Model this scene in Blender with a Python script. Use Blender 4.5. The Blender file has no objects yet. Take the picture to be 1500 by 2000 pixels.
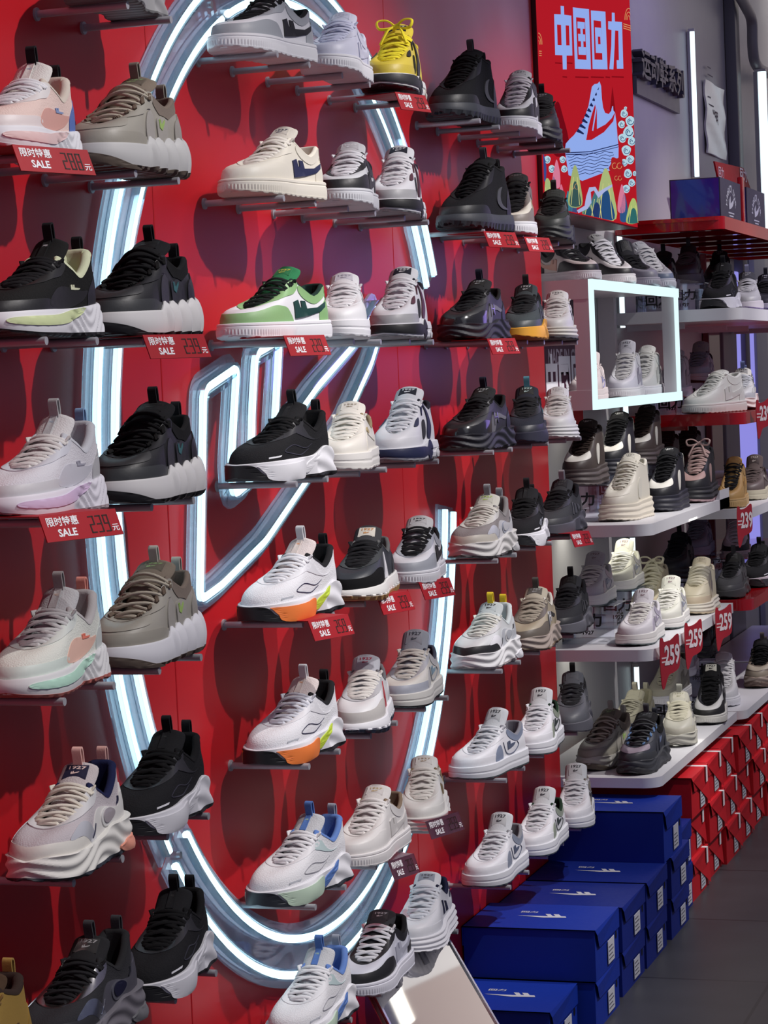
import bpy, bmesh, math, random
import numpy as np
from mathutils import Vector, Matrix
from mathutils.geometry import delaunay_2d_cdt
random.seed(7)
sc = bpy.context.scene
C = sc.collection
PI = math.pi
R = math.radians

# ---------------------------------------------------------------- camera
EYE = (1.5, 0.0, 1.44)
F = 4606.887
CM = np.array([[0.9488222658836446, 0.31293148811731253, -0.04254634541427409],
               [-0.022527558510379082, -0.06731305747628147, -0.9974775493216658],
               [-0.3150060584671156, 0.9473873738011707, -0.05681854530989863]])   # rows: right, down, forward
cam = bpy.data.cameras.new('camera'); co = bpy.data.objects.new('camera', cam); C.objects.link(co)
cam.sensor_fit = 'VERTICAL'; cam.sensor_height = 36; cam.lens = F / 2000 * 36; cam.clip_start = .05; cam.clip_end = 60
mw = Matrix.Identity(4)
for i in range(3):
    mw[i][0] = CM[0][i]; mw[i][1] = -CM[1][i]; mw[i][2] = -CM[2][i]; mw[i][3] = EYE[i]
co.matrix_world = mw
sc.camera = co
sc.view_settings.view_transform = 'Standard'; sc.view_settings.look = 'None'
sc.view_settings.gamma = 1; sc.view_settings.exposure = -0.08; sc.view_settings.use_curve_mapping = False
sc.cycles.max_bounces = 6; sc.cycles.transparent_max_bounces = 16

# ---------------------------------------------------------------- light
w = bpy.data.worlds.new('world'); sc.world = w; w.use_nodes = True
bg = w.node_tree.nodes['Background']; bg.inputs[0].default_value = (.50, .48, .74, 1); bg.inputs[1].default_value = .22

def light(name, kind, loc, energy, color=(1, 1, 1), target=None, **kw):
    l = bpy.data.lights.new(name, kind); l.energy = energy; l.color = color
    for k, v in kw.items(): setattr(l, k, v)
    o = bpy.data.objects.new(name, l); C.objects.link(o); o.location = loc
    if target is not None:
        o.rotation_euler = (Vector(target) - Vector(loc)).to_track_quat('-Z', 'Y').to_euler()
    return o

for i, y in enumerate((1.9, 3.15, 4.4, 5.65, 6.9, 8.2)):
    light('ceiling_spot', 'SPOT', (2.1, y, 3.55), (115, 230, 270, 240, 210, 170)[i], (1, .95, .93), (0, y + .03, 1.02), spot_size=R(42), spot_blend=.6, shadow_soft_size=.03)
light('aisle_panel', 'AREA', (2.6, 3.2, 3.4), 7, (.86, .9, 1), (.2, 4.2, 1.1), shape='RECTANGLE', size=1.2, size_y=3.0)
light('violet_fill', 'AREA', (.75, 7.9, 2.5), 3.2, (.46, .36, 1), (-.1, 7.6, 1.6), shape='RECTANGLE', size=.3, size_y=1.4)  # added area light, gives the far wall its violet tint
light('violet_wash', 'AREA', (.62, 5.95, 1.62), .42, (.40, .28, 1), (0, 5.3, 1.56), shape='RECTANGLE', size=.4, size_y=.4, spread=R(110))  # added light for the violet wash on the end of the red wall
light('end_wall_fill', 'AREA', (1.5, 10.8, 3.7), 45, (1, .96, .9), (1.2, 12.5, 2.9), shape='RECTANGLE', size=2, size_y=.4)  # added fill, lights the unseen end wall for the foot mirror
for z_, e_ in ((.680, 1.4), (1.000, 1.5), (1.320, .7), (.355, .25)):
    light('shelf_fill', 'AREA', (-.02, 6.45, z_), e_, (1, .97, .86), (.04, 6.45, 0), shape='RECTANGLE', size=.12, size_y=1.05)  # added fill under the shelves, brightens the bay

# ---------------------------------------------------------------- materials
_m = {}
def mat(col, kind='leather'):
    key = (tuple(col), kind)
    if key in _m: return _m[key]
    m = bpy.data.materials.new('%s_%02d' % (kind, len(_m))); m.use_nodes = True
    nt = m.node_tree; b = nt.nodes['Principled BSDF']
    b.inputs['Base Color'].default_value = (*[min(1, max(0, c)) for c in col], 1)
    ro, bs, bd, met, coat, spec = dict(
        leather=(.48, 900, .0002, 0, 0, .45), fabric=(.92, 1500, .0006, 0, 0, .2), knit=(.9, 420, .0009, 0, 0, .15), suede=(.95, 1100, .0003, 0, 0, .12),
        rubber=(.55, 500, .0001, 0, 0, .4), lace=(.9, 1600, .0007, 0, 0, .15), metal=(.25, 300, .0001, 1, 0, .5), patent=(.16, 300, .0001, 0, .3, .6),
        steel=(.42, 200, 0, .25, 0, .5), paint=(.38, 60, .0, 0, 0, .4), gloss=(.12, 60, 0, 0, .5, .5), card=(.55, 300, .0001, 0, 0, .3),
        print=(.6, 300, 0, 0, 0, .3), panel=(.36, 14, .0, 0, 0, .38))[kind]
    b.inputs['Roughness'].default_value = ro; b.inputs['Metallic'].default_value = met
    b.inputs['Coat Weight'].default_value = coat; b.inputs['Specular IOR Level'].default_value = spec
    tc = nt.nodes.new('ShaderNodeTexCoord'); n = nt.nodes.new('ShaderNodeTexNoise'); n.inputs['Scale'].default_value = bs * .25; n.inputs['Detail'].default_value = 2
    nt.links.new(tc.outputs['Object'], n.inputs['Vector'])
    if kind == 'knit':
        n = nt.nodes.new('ShaderNodeTexVoronoi'); n.inputs['Scale'].default_value = bs; nt.links.new(tc.outputs['Object'], n.inputs['Vector']); out = n.outputs['Distance']
    else: out = n.outputs[0]
    if bd:
        bp = nt.nodes.new('ShaderNodeBump'); bp.inputs['Strength'].default_value = .5; bp.inputs['Distance'].default_value = bd
        nt.links.new(out, bp.inputs['Height']); nt.links.new(bp.outputs[0], b.inputs['Normal'])
    mr = nt.nodes.new('ShaderNodeMapRange'); mr.inputs[3].default_value = max(0, ro - .06); mr.inputs[4].default_value = min(1, ro + .06)
    nt.links.new(out, mr.inputs[0]); nt.links.new(mr.outputs[0], b.inputs['Roughness'])
    _m[key] = m; return m
def emit(col, s, name='led'):
    key = (tuple(col), s)
    if key in _m: return _m[key]
    m = bpy.data.materials.new(name); m.use_nodes = True; nt = m.node_tree
    nt.nodes.remove(nt.nodes['Principled BSDF']); e = nt.nodes.new('ShaderNodeEmission')
    e.inputs[0].default_value = (*col, 1); e.inputs[1].default_value = s
    nt.links.new(e.outputs[0], nt.nodes['Material Output'].inputs[0]); _m[key] = m; return m
def clear(tint=(1, 1, 1), a=.2, rough=.08, milk=.0):
    key = ('clear', tint, a, rough, milk)
    if key in _m: return _m[key]
    m = bpy.data.materials.new('clear_acrylic'); m.use_nodes = True; nt = m.node_tree; N = nt.nodes; L = nt.links
    N.remove(N['Principled BSDF'])
    t = N.new('ShaderNodeBsdfTransparent'); t.inputs[0].default_value = (*tint, 1)
    g = N.new('ShaderNodeBsdfGlossy'); g.inputs['Roughness'].default_value = rough; g.inputs[0].default_value = (.9, .93, 1, 1)
    fr = N.new('ShaderNodeFresnel'); fr.inputs[0].default_value = 1.45
    ad = N.new('ShaderNodeMath'); ad.operation = 'ADD'; ad.inputs[1].default_value = a; L.new(fr.outputs[0], ad.inputs[0]); ad.use_clamp = True
    x = N.new('ShaderNodeMixShader'); L.new(ad.outputs[0], x.inputs[0]); L.new(t.outputs[0], x.inputs[1]); L.new(g.outputs[0], x.inputs[2])
    d = N.new('ShaderNodeBsdfTranslucent'); d.inputs[0].default_value = (.9, .93, 1, 1)
    x2 = N.new('ShaderNodeMixShader'); x2.inputs[0].default_value = milk; L.new(x.outputs[0], x2.inputs[1]); L.new(d.outputs[0], x2.inputs[2])
    L.new(x2.outputs[0], N['Material Output'].inputs[0]); _m[key] = m; return m

def srgb(r, g, b):
    f = lambda c: ((c / 255 + .055) / 1.055) ** 2.4 if c > 10 else c / 255 / 12.92
    return (round(f(r), 4), round(f(g), 4), round(f(b), 4))

# ---------------------------------------------------------------- helpers
def ray(u, v): return CM.T @ np.array([u - 750, v - 1000, F])
def at_x(u, v, x):                      # photo pixel -> point on the plane x = const
    r = ray(u, v); t = (x - EYE[0]) / r[0]; return Vector((x, r[1] * t, EYE[2] + r[2] * t))

def meshdata(name, V, Fc, smooth=True, ang=40):
    me = bpy.data.meshes.new(name); me.from_pydata([tuple(map(float, v)) for v in V], [], [tuple(map(int, f)) for f in Fc]); me.validate()
    bm = bmesh.new(); bm.from_mesh(me); bmesh.ops.recalc_face_normals(bm, faces=bm.faces); bm.to_mesh(me); bm.free()
    if smooth:
        me.polygons.foreach_set('use_smooth', [True] * len(me.polygons)); me.set_sharp_from_angle(angle=R(ang))
    me.update(); return me
def link(name, me, m=None, parent=None):
    o = bpy.data.objects.new(name, me); C.objects.link(o)
    if parent: o.parent = parent
    if m is not None:
        if len(me.materials) == 0: me.materials.append(None)
        o.material_slots[0].link = 'OBJECT'; o.material_slots[0].material = m
    return o
def tag(o, label, cat, group=None, kind=None):
    if label: o['label'] = label
    if cat: o['category'] = cat
    if group: o['group'] = group
    if kind: o['kind'] = kind
    return o
def empty(name, loc, rz=0, label=None, cat=None, group=None):
    o = bpy.data.objects.new(name, None); C.objects.link(o); o.location = loc; o.rotation_euler = (0, 0, rz); o.empty_display_size = .02
    return tag(o, label, cat, group)
def boxmesh(name, x0, x1, y0, y1, z0, z1, bev=.0, seg=2):
    bm = bmesh.new(); bmesh.ops.create_cube(bm, size=1)
    for v in bm.verts: v.co = ((x0 + x1) / 2 + v.co.x * (x1 - x0), (y0 + y1) / 2 + v.co.y * (y1 - y0), (z0 + z1) / 2 + v.co.z * (z1 - z0))
    if bev: bmesh.ops.bevel(bm, geom=bm.edges[:], offset=bev, segments=seg, affect='EDGES', profile=.5)
    me = bpy.data.meshes.new(name); bm.to_mesh(me); bm.free()
    if bev: me.polygons.foreach_set('use_smooth', [True] * len(me.polygons)); me.set_sharp_from_angle(angle=R(35))
    return me
def loft(rings, closed=True, cap=True):
    V = []; Fc = []; n = len(rings[0])
    for r in rings: V += [tuple(p) for p in r]
    for i in range(len(rings) - 1):
        for j in range(n if closed else n - 1):
            k = (j + 1) % n; Fc.append((i * n + j, i * n + k, (i + 1) * n + k, (i + 1) * n + j))
    if cap:
        Fc.append(tuple(range(n))[::-1]); Fc.append(tuple((len(rings) - 1) * n + j for j in range(n)))
    return V, Fc
def tube(pts, rad, n=8, flat=1.0, up=None, closed=False):
    P = [Vector(p) for p in pts]; rings = []; prev = None
    for i, p in enumerate(P):
        a = P[i - 1] if (i > 0 or closed) else P[i]; b = P[(i + 1) % len(P)] if (i < len(P) - 1 or closed) else P[i]
        t = (b - a).normalized()
        if up is not None: nrm = (up - t * up.dot(t)).normalized()
        elif prev is None:
            h = Vector((0, 0, 1)) if abs(t.z) < .9 else Vector((1, 0, 0)); nrm = (h - t * h.dot(t)).normalized()
        else: nrm = (prev - t * prev.dot(t)).normalized()
        prev = nrm; s = t.cross(nrm)
        rings.append([p + s * (rad * math.cos(2 * PI * k / n)) + nrm * (rad * flat * math.sin(2 * PI * k / n)) for k in range(n)])
    if closed: rings.append(rings[0]); return loft(rings, True, False)
    return loft(rings)
def merge(parts):
    V = []; Fc = []
    for v, f in parts:
        o = len(V); V += list(v); Fc += [tuple(i + o for i in q) for q in f]
    return V, Fc
def boxvf(x0, x1, y0, y1, z0, z1):
    V = [(x, y, z) for x in (x0, x1) for y in (y0, y1) for z in (z0, z1)]
    return V, [(0, 1, 3, 2), (4, 6, 7, 5), (0, 4, 5, 1), (2, 3, 7, 6), (0, 2, 6, 4), (1, 5, 7, 3)]
_txt = {}
def text2d(s, size=1, bold=.0, align='CENTER', width=1.0):
    """triangles of a text in 2D, centred"""
    k = (s, size, bold, align, width)
    if k in _txt: return _txt[k]
    cu = bpy.data.curves.new('t', 'FONT'); cu.body = s; cu.size = size; cu.align_x = align; cu.align_y = 'CENTER'; cu.offset = bold * size; cu.resolution_u = 2
    o = bpy.data.objects.new('t', cu); C.objects.link(o); dg = bpy.context.evaluated_depsgraph_get(); me = o.evaluated_get(dg).to_mesh()
    V = [(v.co.x * width, v.co.y) for v in me.vertices]; Fc = [tuple(p.vertices) for p in me.polygons]
    o.evaluated_get(dg).to_mesh_clear(); bpy.data.objects.remove(o); bpy.data.curves.remove(cu)
    _txt[k] = (V, Fc); return _txt[k]
def flat(V2, Fc, org, ex, ey, d=0.0):
    """2D shape -> 3D on a plane (org, ex, ey)"""
    org, ex, ey = Vector(org), Vector(ex), Vector(ey); n = ex.cross(ey).normalized() * d
    return [tuple(org + ex * x + ey * y + n) for x, y in V2], Fc
def cr(pts, n=6, closed=True):
    """Catmull-Rom smoothing in 2D/3D"""
    P = np.array(pts, float); N = len(P); out = []
    for i in range(N if closed else N - 1):
        p0 = P[(i - 1) % N] if (closed or i > 0) else P[0]; p1 = P[i]; p2 = P[(i + 1) % N]; p3 = P[(i + 2) % N] if (closed or i < N - 2) else P[-1]
        for k in range(n):
            t = k / n; out.append(.5 * ((2 * p1) + (p2 - p0) * t + (2 * p0 - 5 * p1 + 4 * p2 - p3) * t * t + (3 * p1 - p0 - 3 * p2 + p3) * t ** 3))
    if not closed: out.append(P[-1])
    return np.array(out)
def fillpoly(pts, step=None):
    """triangulated polygon (2D); step = (dx, dy) spacing of inner points"""
    pts = [Vector((float(p[0]), float(p[1]))) for p in pts]; n = len(pts); extra = []
    if step:
        xs = [p.x for p in pts]; ys = [p.y for p in pts]
        def inside(x, y):
            c = False
            for i in range(n):
                a, b = pts[i], pts[i - 1]
                if (a.y > y) != (b.y > y) and x < (b.x - a.x) * (y - a.y) / (b.y - a.y) + a.x: c = not c
            return c
        x = min(xs) + step[0] / 2
        while x < max(xs):
            y = min(ys) + step[1] / 2
            while y < max(ys):
                if inside(x, y): extra.append(Vector((x, y)))
                y += step[1]
            x += step[0]
    r = delaunay_2d_cdt(pts + extra, [(i, (i + 1) % n) for i in range(n)], [list(range(n))], 1, 1e-6)
    return [(v.x, v.y) for v in r[0]], [tuple(f) for f in r[2]]
def extrude_flat(pts, org, ex, ey, d0, d1):
    """polygon prism between two offsets along the plane normal"""
    V2, T = fillpoly(pts); org, ex, ey = Vector(org), Vector(ex), Vector(ey); n = ex.cross(ey).normalized()
    m = len(V2); V = [tuple(org + ex * x + ey * y + n * d) for d in (d0, d1) for x, y in V2]
    Fc = [t[::-1] for t in T] + [tuple(i + m for i in t) for t in T]
    E = {}
    for t in T:
        for i in range(len(t)):
            a, b = t[i], t[(i + 1) % len(t)]; E[(a, b)] = 1
    for (a, b) in E:
        if (b, a) not in E: Fc.append((a, b, b + m, a + m))
    return V, Fc
TICK = [(.0, .65), (.13, .84), (.20, .46), (.25, .47), (.22, .88), (.34, 1.0), (.39, .47), (.72, .68), (1.0, .90), (.93, .56), (.78, .33), (.45, .12), (.055, 0)]   # the brand's mark
# ---------------------------------------------------------------- the setting
RED = srgb(192, 27, 36)
red_wall = mat(RED, 'panel'); white_p = mat((.58, .57, .58), 'paint'); grey_p = mat((.34, .34, .38), 'paint')
def struct(name, me, m): return tag(link(name, me, m), None, None, None, 'structure')
# red wall boards, 1.215 m wide
for k, (y0, y1) in enumerate(((.9, 2.213), (2.216, 3.428), (3.431, 4.643), (4.646, 5.862))):
    struct('wall_left' if k == 0 else 'wall_left.%03d' % k, boxmesh('wall_board', -.018, 0, y0, y1, 0, 3.7, .0012, 1), red_wall)
struct('wall_recess', boxmesh('wall', -.20, -.12, 5.2, 12.5, 0, 3.9), white_p)
struct('wall_backing', boxmesh('wall', -.20, -.0181, .9, 5.862, 0, 3.9), white_p)
struct('wall_end', boxmesh('wall', -.2, 4, 12.5, 12.6, 0, 3.9), mat((.40, .33, .32), 'paint'))
for k, z_ in enumerate((1.9, 2.55, 3.2)): struct('trim_%d' % (k + 2), boxmesh('mirror_beam', -.1, 4, 12.38, 12.5, z_, z_ + .14), white_p)  # beams added to show in the foot mirror, otherwise unseen
struct('trim_5', boxmesh('mirror_beam', .9, 1.05, 12.36, 12.5, 0, 3.9), white_p)
# dark tiled floor
fm = bpy.data.materials.new('floor_tiles'); fm.use_nodes = True; nt = fm.node_tree; b = nt.nodes['Principled BSDF']; b.inputs['Roughness'].default_value = .42
tc = nt.nodes.new('ShaderNodeTexCoord'); br = nt.nodes.new('ShaderNodeTexBrick'); br.offset = 0; br.inputs['Color1'].default_value = (.062, .064, .072, 1); br.inputs['Color2'].default_value = (.055, .057, .066, 1)
br.inputs['Mortar'].default_value = (.018, .018, .022, 1); br.inputs['Scale'].default_value = 1; br.inputs['Mortar Size'].default_value = .004; br.inputs['Brick Width'].default_value = .6; br.inputs['Row Height'].default_value = .6
nt.links.new(tc.outputs['Object'], br.inputs['Vector']); nz = nt.nodes.new('ShaderNodeTexNoise'); nz.inputs['Scale'].default_value = 6; mx = nt.nodes.new('ShaderNodeMix'); mx.data_type = 'RGBA'; mx.blend_type = 'MULTIPLY'; mx.inputs[0].default_value = .5
nt.links.new(tc.outputs['Object'], nz.inputs['Vector']); nt.links.new(br.outputs[0], mx.inputs[6]); nt.links.new(nz.outputs[0], mx.inputs[7]); nt.links.new(mx.outputs[2], b.inputs['Base Color'])
struct('floor', boxmesh('floor', -.2, 4, .9, 12.5, -.05, 0), fm)
struct('trim_1', boxmesh('skirting', -.12, .012, 5.866, 12.4, 0, .06), mat((.03, .03, .035), 'paint'))

# ---------------------------------------------------------------- neon sign on the red wall
NEON = emit((.62, .92, 1.0), 2.5, 'neon'); ACR = clear((.93, .95, 1), .10, .06, .22); ACR2 = clear((.86, .95, 1), .05, .02, .04)
cy_, cz_ = 4.04, 1.277
def arc(r, a0, a1, n, x): return [(x, cy_ + r * math.cos(a0 + (a1 - a0) * i / n), cz_ + r * math.sin(a0 + (a1 - a0) * i / n)) for i in range(n + 1)]
sign = empty('neon_ring', (0, cy_, cz_), 0, 'large broken ring of twin white neon tubes on clear acrylic on the red wall', 'neon sign')
def child(name, vf, m, par, smooth=True, ang=40):
    o = link(name, meshdata(name, vf[0], vf[1], smooth, ang), m, None); o.parent = par; o.matrix_parent_inverse = Matrix.Translation(-par.location) if par.rotation_euler.z == 0 else (Matrix.Translation(par.location) @ Matrix.Rotation(par.rotation_euler.z, 4, 'Z')).inverted(); return o
segs = [(24, 112), (112.8, 218.6), (219.4, 352)]
for a0, a1 in segs:
    A0, A1 = R(a0), R(a1); n = 40; rings = []
    for i in range(n + 1):
        t = A0 + (A1 - A0) * i / n; c, s_ = math.cos(t), math.sin(t)
        rings.append([(.005, cy_ + .815 * c, cz_ + .815 * s_), (.011, cy_ + .815 * c, cz_ + .815 * s_), (.011, cy_ + .928 * c, cz_ + .928 * s_), (.005, cy_ + .928 * c, cz_ + .928 * s_)])
    child('acrylic_band', loft(rings), ACR, sign, True, 30)
    for r_ in (.905, .842):
        child('neon_tube', tube(arc(r_, A0 + .012, A1 - .012, 60, .019), .0068, 8), NEON, sign)
        rr = [[(.011, cy_ + (r_ + q) * math.cos(t), cz_ + (r_ + q) * math.sin(t)), (.024, cy_ + (r_ + q) * math.cos(t), cz_ + (r_ + q) * math.sin(t)), (.024, cy_ + (r_ + q2) * math.cos(t), cz_ + (r_ + q2) * math.sin(t)), (.011, cy_ + (r_ + q2) * math.cos(t), cz_ + (r_ + q2) * math.sin(t))] for q, q2 in ((-.011, -.008),) for t in np.linspace(A0 + .012, A1 - .012, 50)]
        child('tube_wall', loft(rr), ACR2, sign, True, 30)
        rr = [[(.011, cy_ + (r_ + q) * math.cos(t), cz_ + (r_ + q) * math.sin(t)), (.024, cy_ + (r_ + q) * math.cos(t), cz_ + (r_ + q) * math.sin(t)), (.024, cy_ + (r_ + q2) * math.cos(t), cz_ + (r_ + q2) * math.sin(t)), (.011, cy_ + (r_ + q2) * math.cos(t), cz_ + (r_ + q2) * math.sin(t))] for q, q2 in ((.008, .011),) for t in np.linspace(A0 + .012, A1 - .012, 50)]
        child('tube_wall', loft(rr), ACR2, sign, True, 30)
    for aa in (A0 + .03, A1 - .03):
        c, s_ = math.cos(aa), math.sin(aa); child('standoff_screw', tube([(0, cy_ + .872 * c, cz_ + .872 * s_), (.014, cy_ + .872 * c, cz_ + .872 * s_)], .006, 10), mat((.6, .6, .62), 'metal'), sign)
MK = [(390, 1173), (397, 762), (462, 717), (451, 905), (455, 968), (489, 940), (492, 800), (498, 692), (545, 665), (540, 760), (534, 862), (575, 815), (618, 755), (697, 665), (738, 592), (744, 640), (722, 712), (668, 830), (602, 930), (515, 1058), (428, 1145)]
mk = [at_x(u, v, .019) for u, v in MK]
def rounded(pts, r=.018, n=4):
    out = []; N = len(pts)
    for i, p in enumerate(pts):
        a, b_ = pts[i - 1], pts[(i + 1) % N]; d1 = (a - p); d2 = (b_ - p); l1, l2 = min(r, d1.length * .45), min(r, d2.length * .45); q0, q1 = p + d1.normalized() * l1, p + d2.normalized() * l2
        for k in range(n + 1):
            t = k / n; out.append(q0 * (1 - t) ** 2 + p * 2 * t * (1 - t) + q1 * t * t)
    return out
mkr = rounded(mk)
tick = empty('neon_mark', (0, 4.0, 1.3), 0, 'white neon outline of the brand tick with two upright bars inside the ring', 'neon sign')
child('neon_tube', tube(mkr, .0068, 8, closed=True), NEON, tick)
def band(pts, w_, x0, x1, off=0):
    N = len(pts); rings = []
    for i, p in enumerate(pts):
        a, b_ = pts[i - 1], pts[(i + 1) % N]; t = (b_ - a); t.x = 0; t.normalize(); n_ = Vector((0, -t.z, t.y)); q = p + n_ * off
        rings.append([(x0, *(q + n_ * w_)[1:]), (x1, *(q + n_ * w_)[1:]), (x1, *(q - n_ * w_)[1:]), (x0, *(q - n_ * w_)[1:])])
    rings.append(rings[0]); return loft(rings, True, False)
child('acrylic_backing', band(mkr, .026, .005, .011), ACR, tick, True, 30)
child('tube_wall', band(mkr, .0016, .011, .024, .0105), ACR2, tick, True, 30); child('tube_wall', band(mkr, .0016, .011, .024, -.0105), ACR2, tick, True, 30)

# ---------------------------------------------------------------- backlit poster
ink = lambda r, g, b_, s=.9: emit(srgb(r, g, b_), s, 'poster_ink')
poster = empty('lightbox_poster', (0, 6.5, 1.86), 0, 'tall red backlit poster of a blue canvas shoe sailing over painted waves', 'poster')
PX = .012
bl, brr = at_x(1053, 411, PX), at_x(1246, 441, PX); pz = (bl.z + brr.z) / 2; py0, py1 = 5.872, brr.y
child('lightbox_frame', boxvf(-.118, PX - .002, py0, py1, pz, 3.3), mat((.10, .01, .015), 'steel'), poster, False)
child('poster_sheet', boxvf(PX - .002, PX, py0 + .004, py1 - .004, pz + .004, 3.296), ink(198, 30, 44, .80), poster, False)
def art(name, pts, m, d, smooth=False, o=(1050, 0), s=3.3333):
    P = [at_x(u / s + o[0], v / s + o[1], PX) for u, v in pts]; q = np.array([(p.y, p.z) for p in P]); q[:, 0] = np.clip(q[:, 0], py0 + .005, py1 - .005); q[:, 1] = np.maximum(q[:, 1], pz + .006)
    if smooth: q = cr(q, 4); q[:, 0] = np.clip(q[:, 0], py0 + .005, py1 - .005); q[:, 1] = np.maximum(q[:, 1], pz + .006)
    V2, T = fillpoly(q); child(name, ([(PX + d, a, b_) for a, b_ in V2], T), m, poster, False)
BLU = ink(150, 178, 245, .95); LIN = ink(30, 40, 90)
def rects(name, L, m, d):
    for k, quad in enumerate(L): art(name, quad, m, d)
def Q4(x0, y0, x1, y1, sk=.10): return [(x0, y0), (x1, y0 + (x1 - x0) * sk), (x1, y1 + (x1 - x0) * sk * .2), (x0, y1)]
for g in ([(148, 38), (170, 40), (172, 96), (218, 102), (225, 362), (187, 362), (188, 452), (163, 452), (160, 360), (113, 358), (106, 92), (150, 94)],
          [(228, 48), (333, 60), (346, 452), (242, 448)], [(345, 68), (440, 76), (454, 452), (357, 450)],
          [(482, 82), (500, 84), (502, 140), (548, 144), (557, 448), (515, 448), (513, 392), (528, 392), (524, 200), (503, 198), (500, 300), (492, 452), (466, 450), (478, 300), (480, 196), (458, 190), (458, 138), (482, 140)]): art('poster_letter', g, BLU, .0006)
RDI = ink(198, 30, 44, .80)
for g in ([(124, 160), (150, 162), (154, 295), (128, 294)], [(180, 165), (202, 167), (206, 296), (184, 296)], [(248, 112), (306, 120), (316, 390), (258, 386)], [(362, 132), (410, 138), (420, 390), (368, 388)]): art('letter_counter', g, RDI, .0010)
for g in ([(256, 140), (304, 146), (304, 188), (256, 184)], [(260, 220), (306, 225), (308, 270), (262, 268)], [(262, 305), (312, 308), (312, 358), (264, 356)], [(275, 184), (290, 186), (296, 306), (280, 306)], [(370, 178), (410, 182), (418, 346), (376, 344)]): art('letter_stroke', g, BLU, .0014)
art('letter_counter', [(388, 238), (404, 240), (406, 288), (390, 288)], RDI, .0018)
art('painted_hill', [(90, 760), (130, 660), (165, 760), (200, 900), (200, 1000), (100, 1000)], ink(120, 12, 26), .0004, True)
art('painted_hill', [(470, 720), (486, 560), (496, 640), (505, 720), (500, 800)], ink(140, 14, 26), .0004)
art('painted_shoe', [(178, 965), (182, 935), (208, 905), (235, 880), (290, 800), (330, 690), (352, 565), (368, 548), (388, 545), (402, 530), (412, 560), (417, 640), (425, 700), (438, 735), (462, 742), (478, 722), (484, 692), (490, 690), (492, 720), (503, 732), (512, 800), (520, 900), (526, 960), (524, 1090), (420, 1128), (290, 1178), (200, 1140), (182, 1020)], BLU, .0006)
art('painted_shoe_mark', [(330, 820), (352, 740), (372, 680), (376, 700), (352, 850), (360, 854), (384, 700), (384, 840), (440, 810), (480, 770), (503, 728), (490, 790), (430, 860), (350, 910), (314, 912)], RDI, .0010)
for k in range(9): art('painted_lace', [(250 + k * 17, 858 - k * 34), (262 + k * 17, 838 - k * 34), (300 + k * 12, 868 - k * 36), (296 + k * 12, 876 - k * 36)], LIN, .0010)
for q in ([(184, 992), (340, 985), (524, 938), (524, 944), (340, 991), (184, 998)], [(182, 1004), (340, 1000), (524, 954), (524, 958), (340, 1005), (182, 1009)]): art('painted_line', q, LIN, .0010)
for k in range(7):
    y = 1018 + k * 20; pts = [(192 + k * 6 + i * 27, y + 8 * math.sin(i * 1.9 + k) + (-i * 3)) for i in range(12 - k // 2)]
    art('painted_wave_line', pts + [(a, b_ + 4) for a, b_ in pts[::-1]], LIN, .0010)
random.seed(3)
def cloud(cx, cyy, r, col, line, n=5):
    pts = [(cx + r * (1 + .16 * math.sin(n * t)) * math.cos(t), cyy + r * 1.25 * (1 + .16 * math.sin(n * t)) * math.sin(t)) for t in np.linspace(0, 2 * PI, 30)[:-1]]; art('painted_cloud', pts, col, .0014)
    for sg in (-1, 1):
        sp_ = [(cx + sg * r * .4 + r * .34 * (1 - t / 14) * math.cos(t), cyy + r * .4 * (1 - t / 14) * math.sin(t)) for t in np.linspace(0, 11, 30)]
        art('cloud_line', sp_ + [(a + 3, b_ + 3) for a, b_ in sp_[::-1]], line, .0020) if False else None
        ring_o = [(cx + sg * r * .35 + r * .36 * math.cos(t), cyy + r * .45 * math.sin(t)) for t in np.linspace(0, 5.2, 18)]; ring_i = [(cx + sg * r * .35 + r * .29 * math.cos(t), cyy + r * .37 * math.sin(t)) for t in np.linspace(5.2, 0, 18)]
        art('cloud_line', ring_o + ring_i, line, .0020)
GOLD = ink(225, 170, 110); DR = ink(178, 34, 40); WAV = ink(190, 225, 240); NAV = ink(35, 70, 120)
for (x, y, h, wd_, c1, c2) in ((60, 1160, 200, 45, (175, 195, 130), (60, 110, 110)), (240, 1075, 260, 42, (170, 185, 120), (60, 90, 90)), (440, 1095, 330, 62, (180, 195, 130), (40, 80, 130)), (380, 1240, 190, 50, (70, 120, 130), (40, 60, 110)), (620, 1290, 160, 45, (180, 200, 120), (50, 110, 110)), (330, 1300, 120, 40, (110, 150, 120), (40, 80, 110))):
    art('painted_hill', [(x - wd_, y + h), (x - wd_ * .7, y + h * .4), (x - wd_ * .3, y + h * .08), (x, y), (x + wd_ * .35, y + h * .1), (x + wd_ * .8, y + h * .45), (x + wd_ * 1.1, y + h)], ink(*c1), .0016, True)
    art('painted_hill', [(x - wd_ * .8, y + h), (x - wd_ * .5, y + h * .6), (x, y + h * .4), (x + wd_ * .5, y + h * .6), (x + wd_ * .9, y + h)], ink(*c2), .0020, True)
    for q in (-.3, .3): art('hill_line', [(x + wd_ * q - 2, y + h * .3), (x + wd_ * q + 2, y + h * .3), (x + wd_ * q * 2.2 + 2, y + h), (x + wd_ * q * 2.2 - 2, y + h)], ink(220, 215, 140), .0024)
cloud(235, 1215, 44, DR, GOLD); cloud(512, 1080, 46, DR, GOLD); cloud(520, 1160, 34, DR, GOLD)
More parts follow.
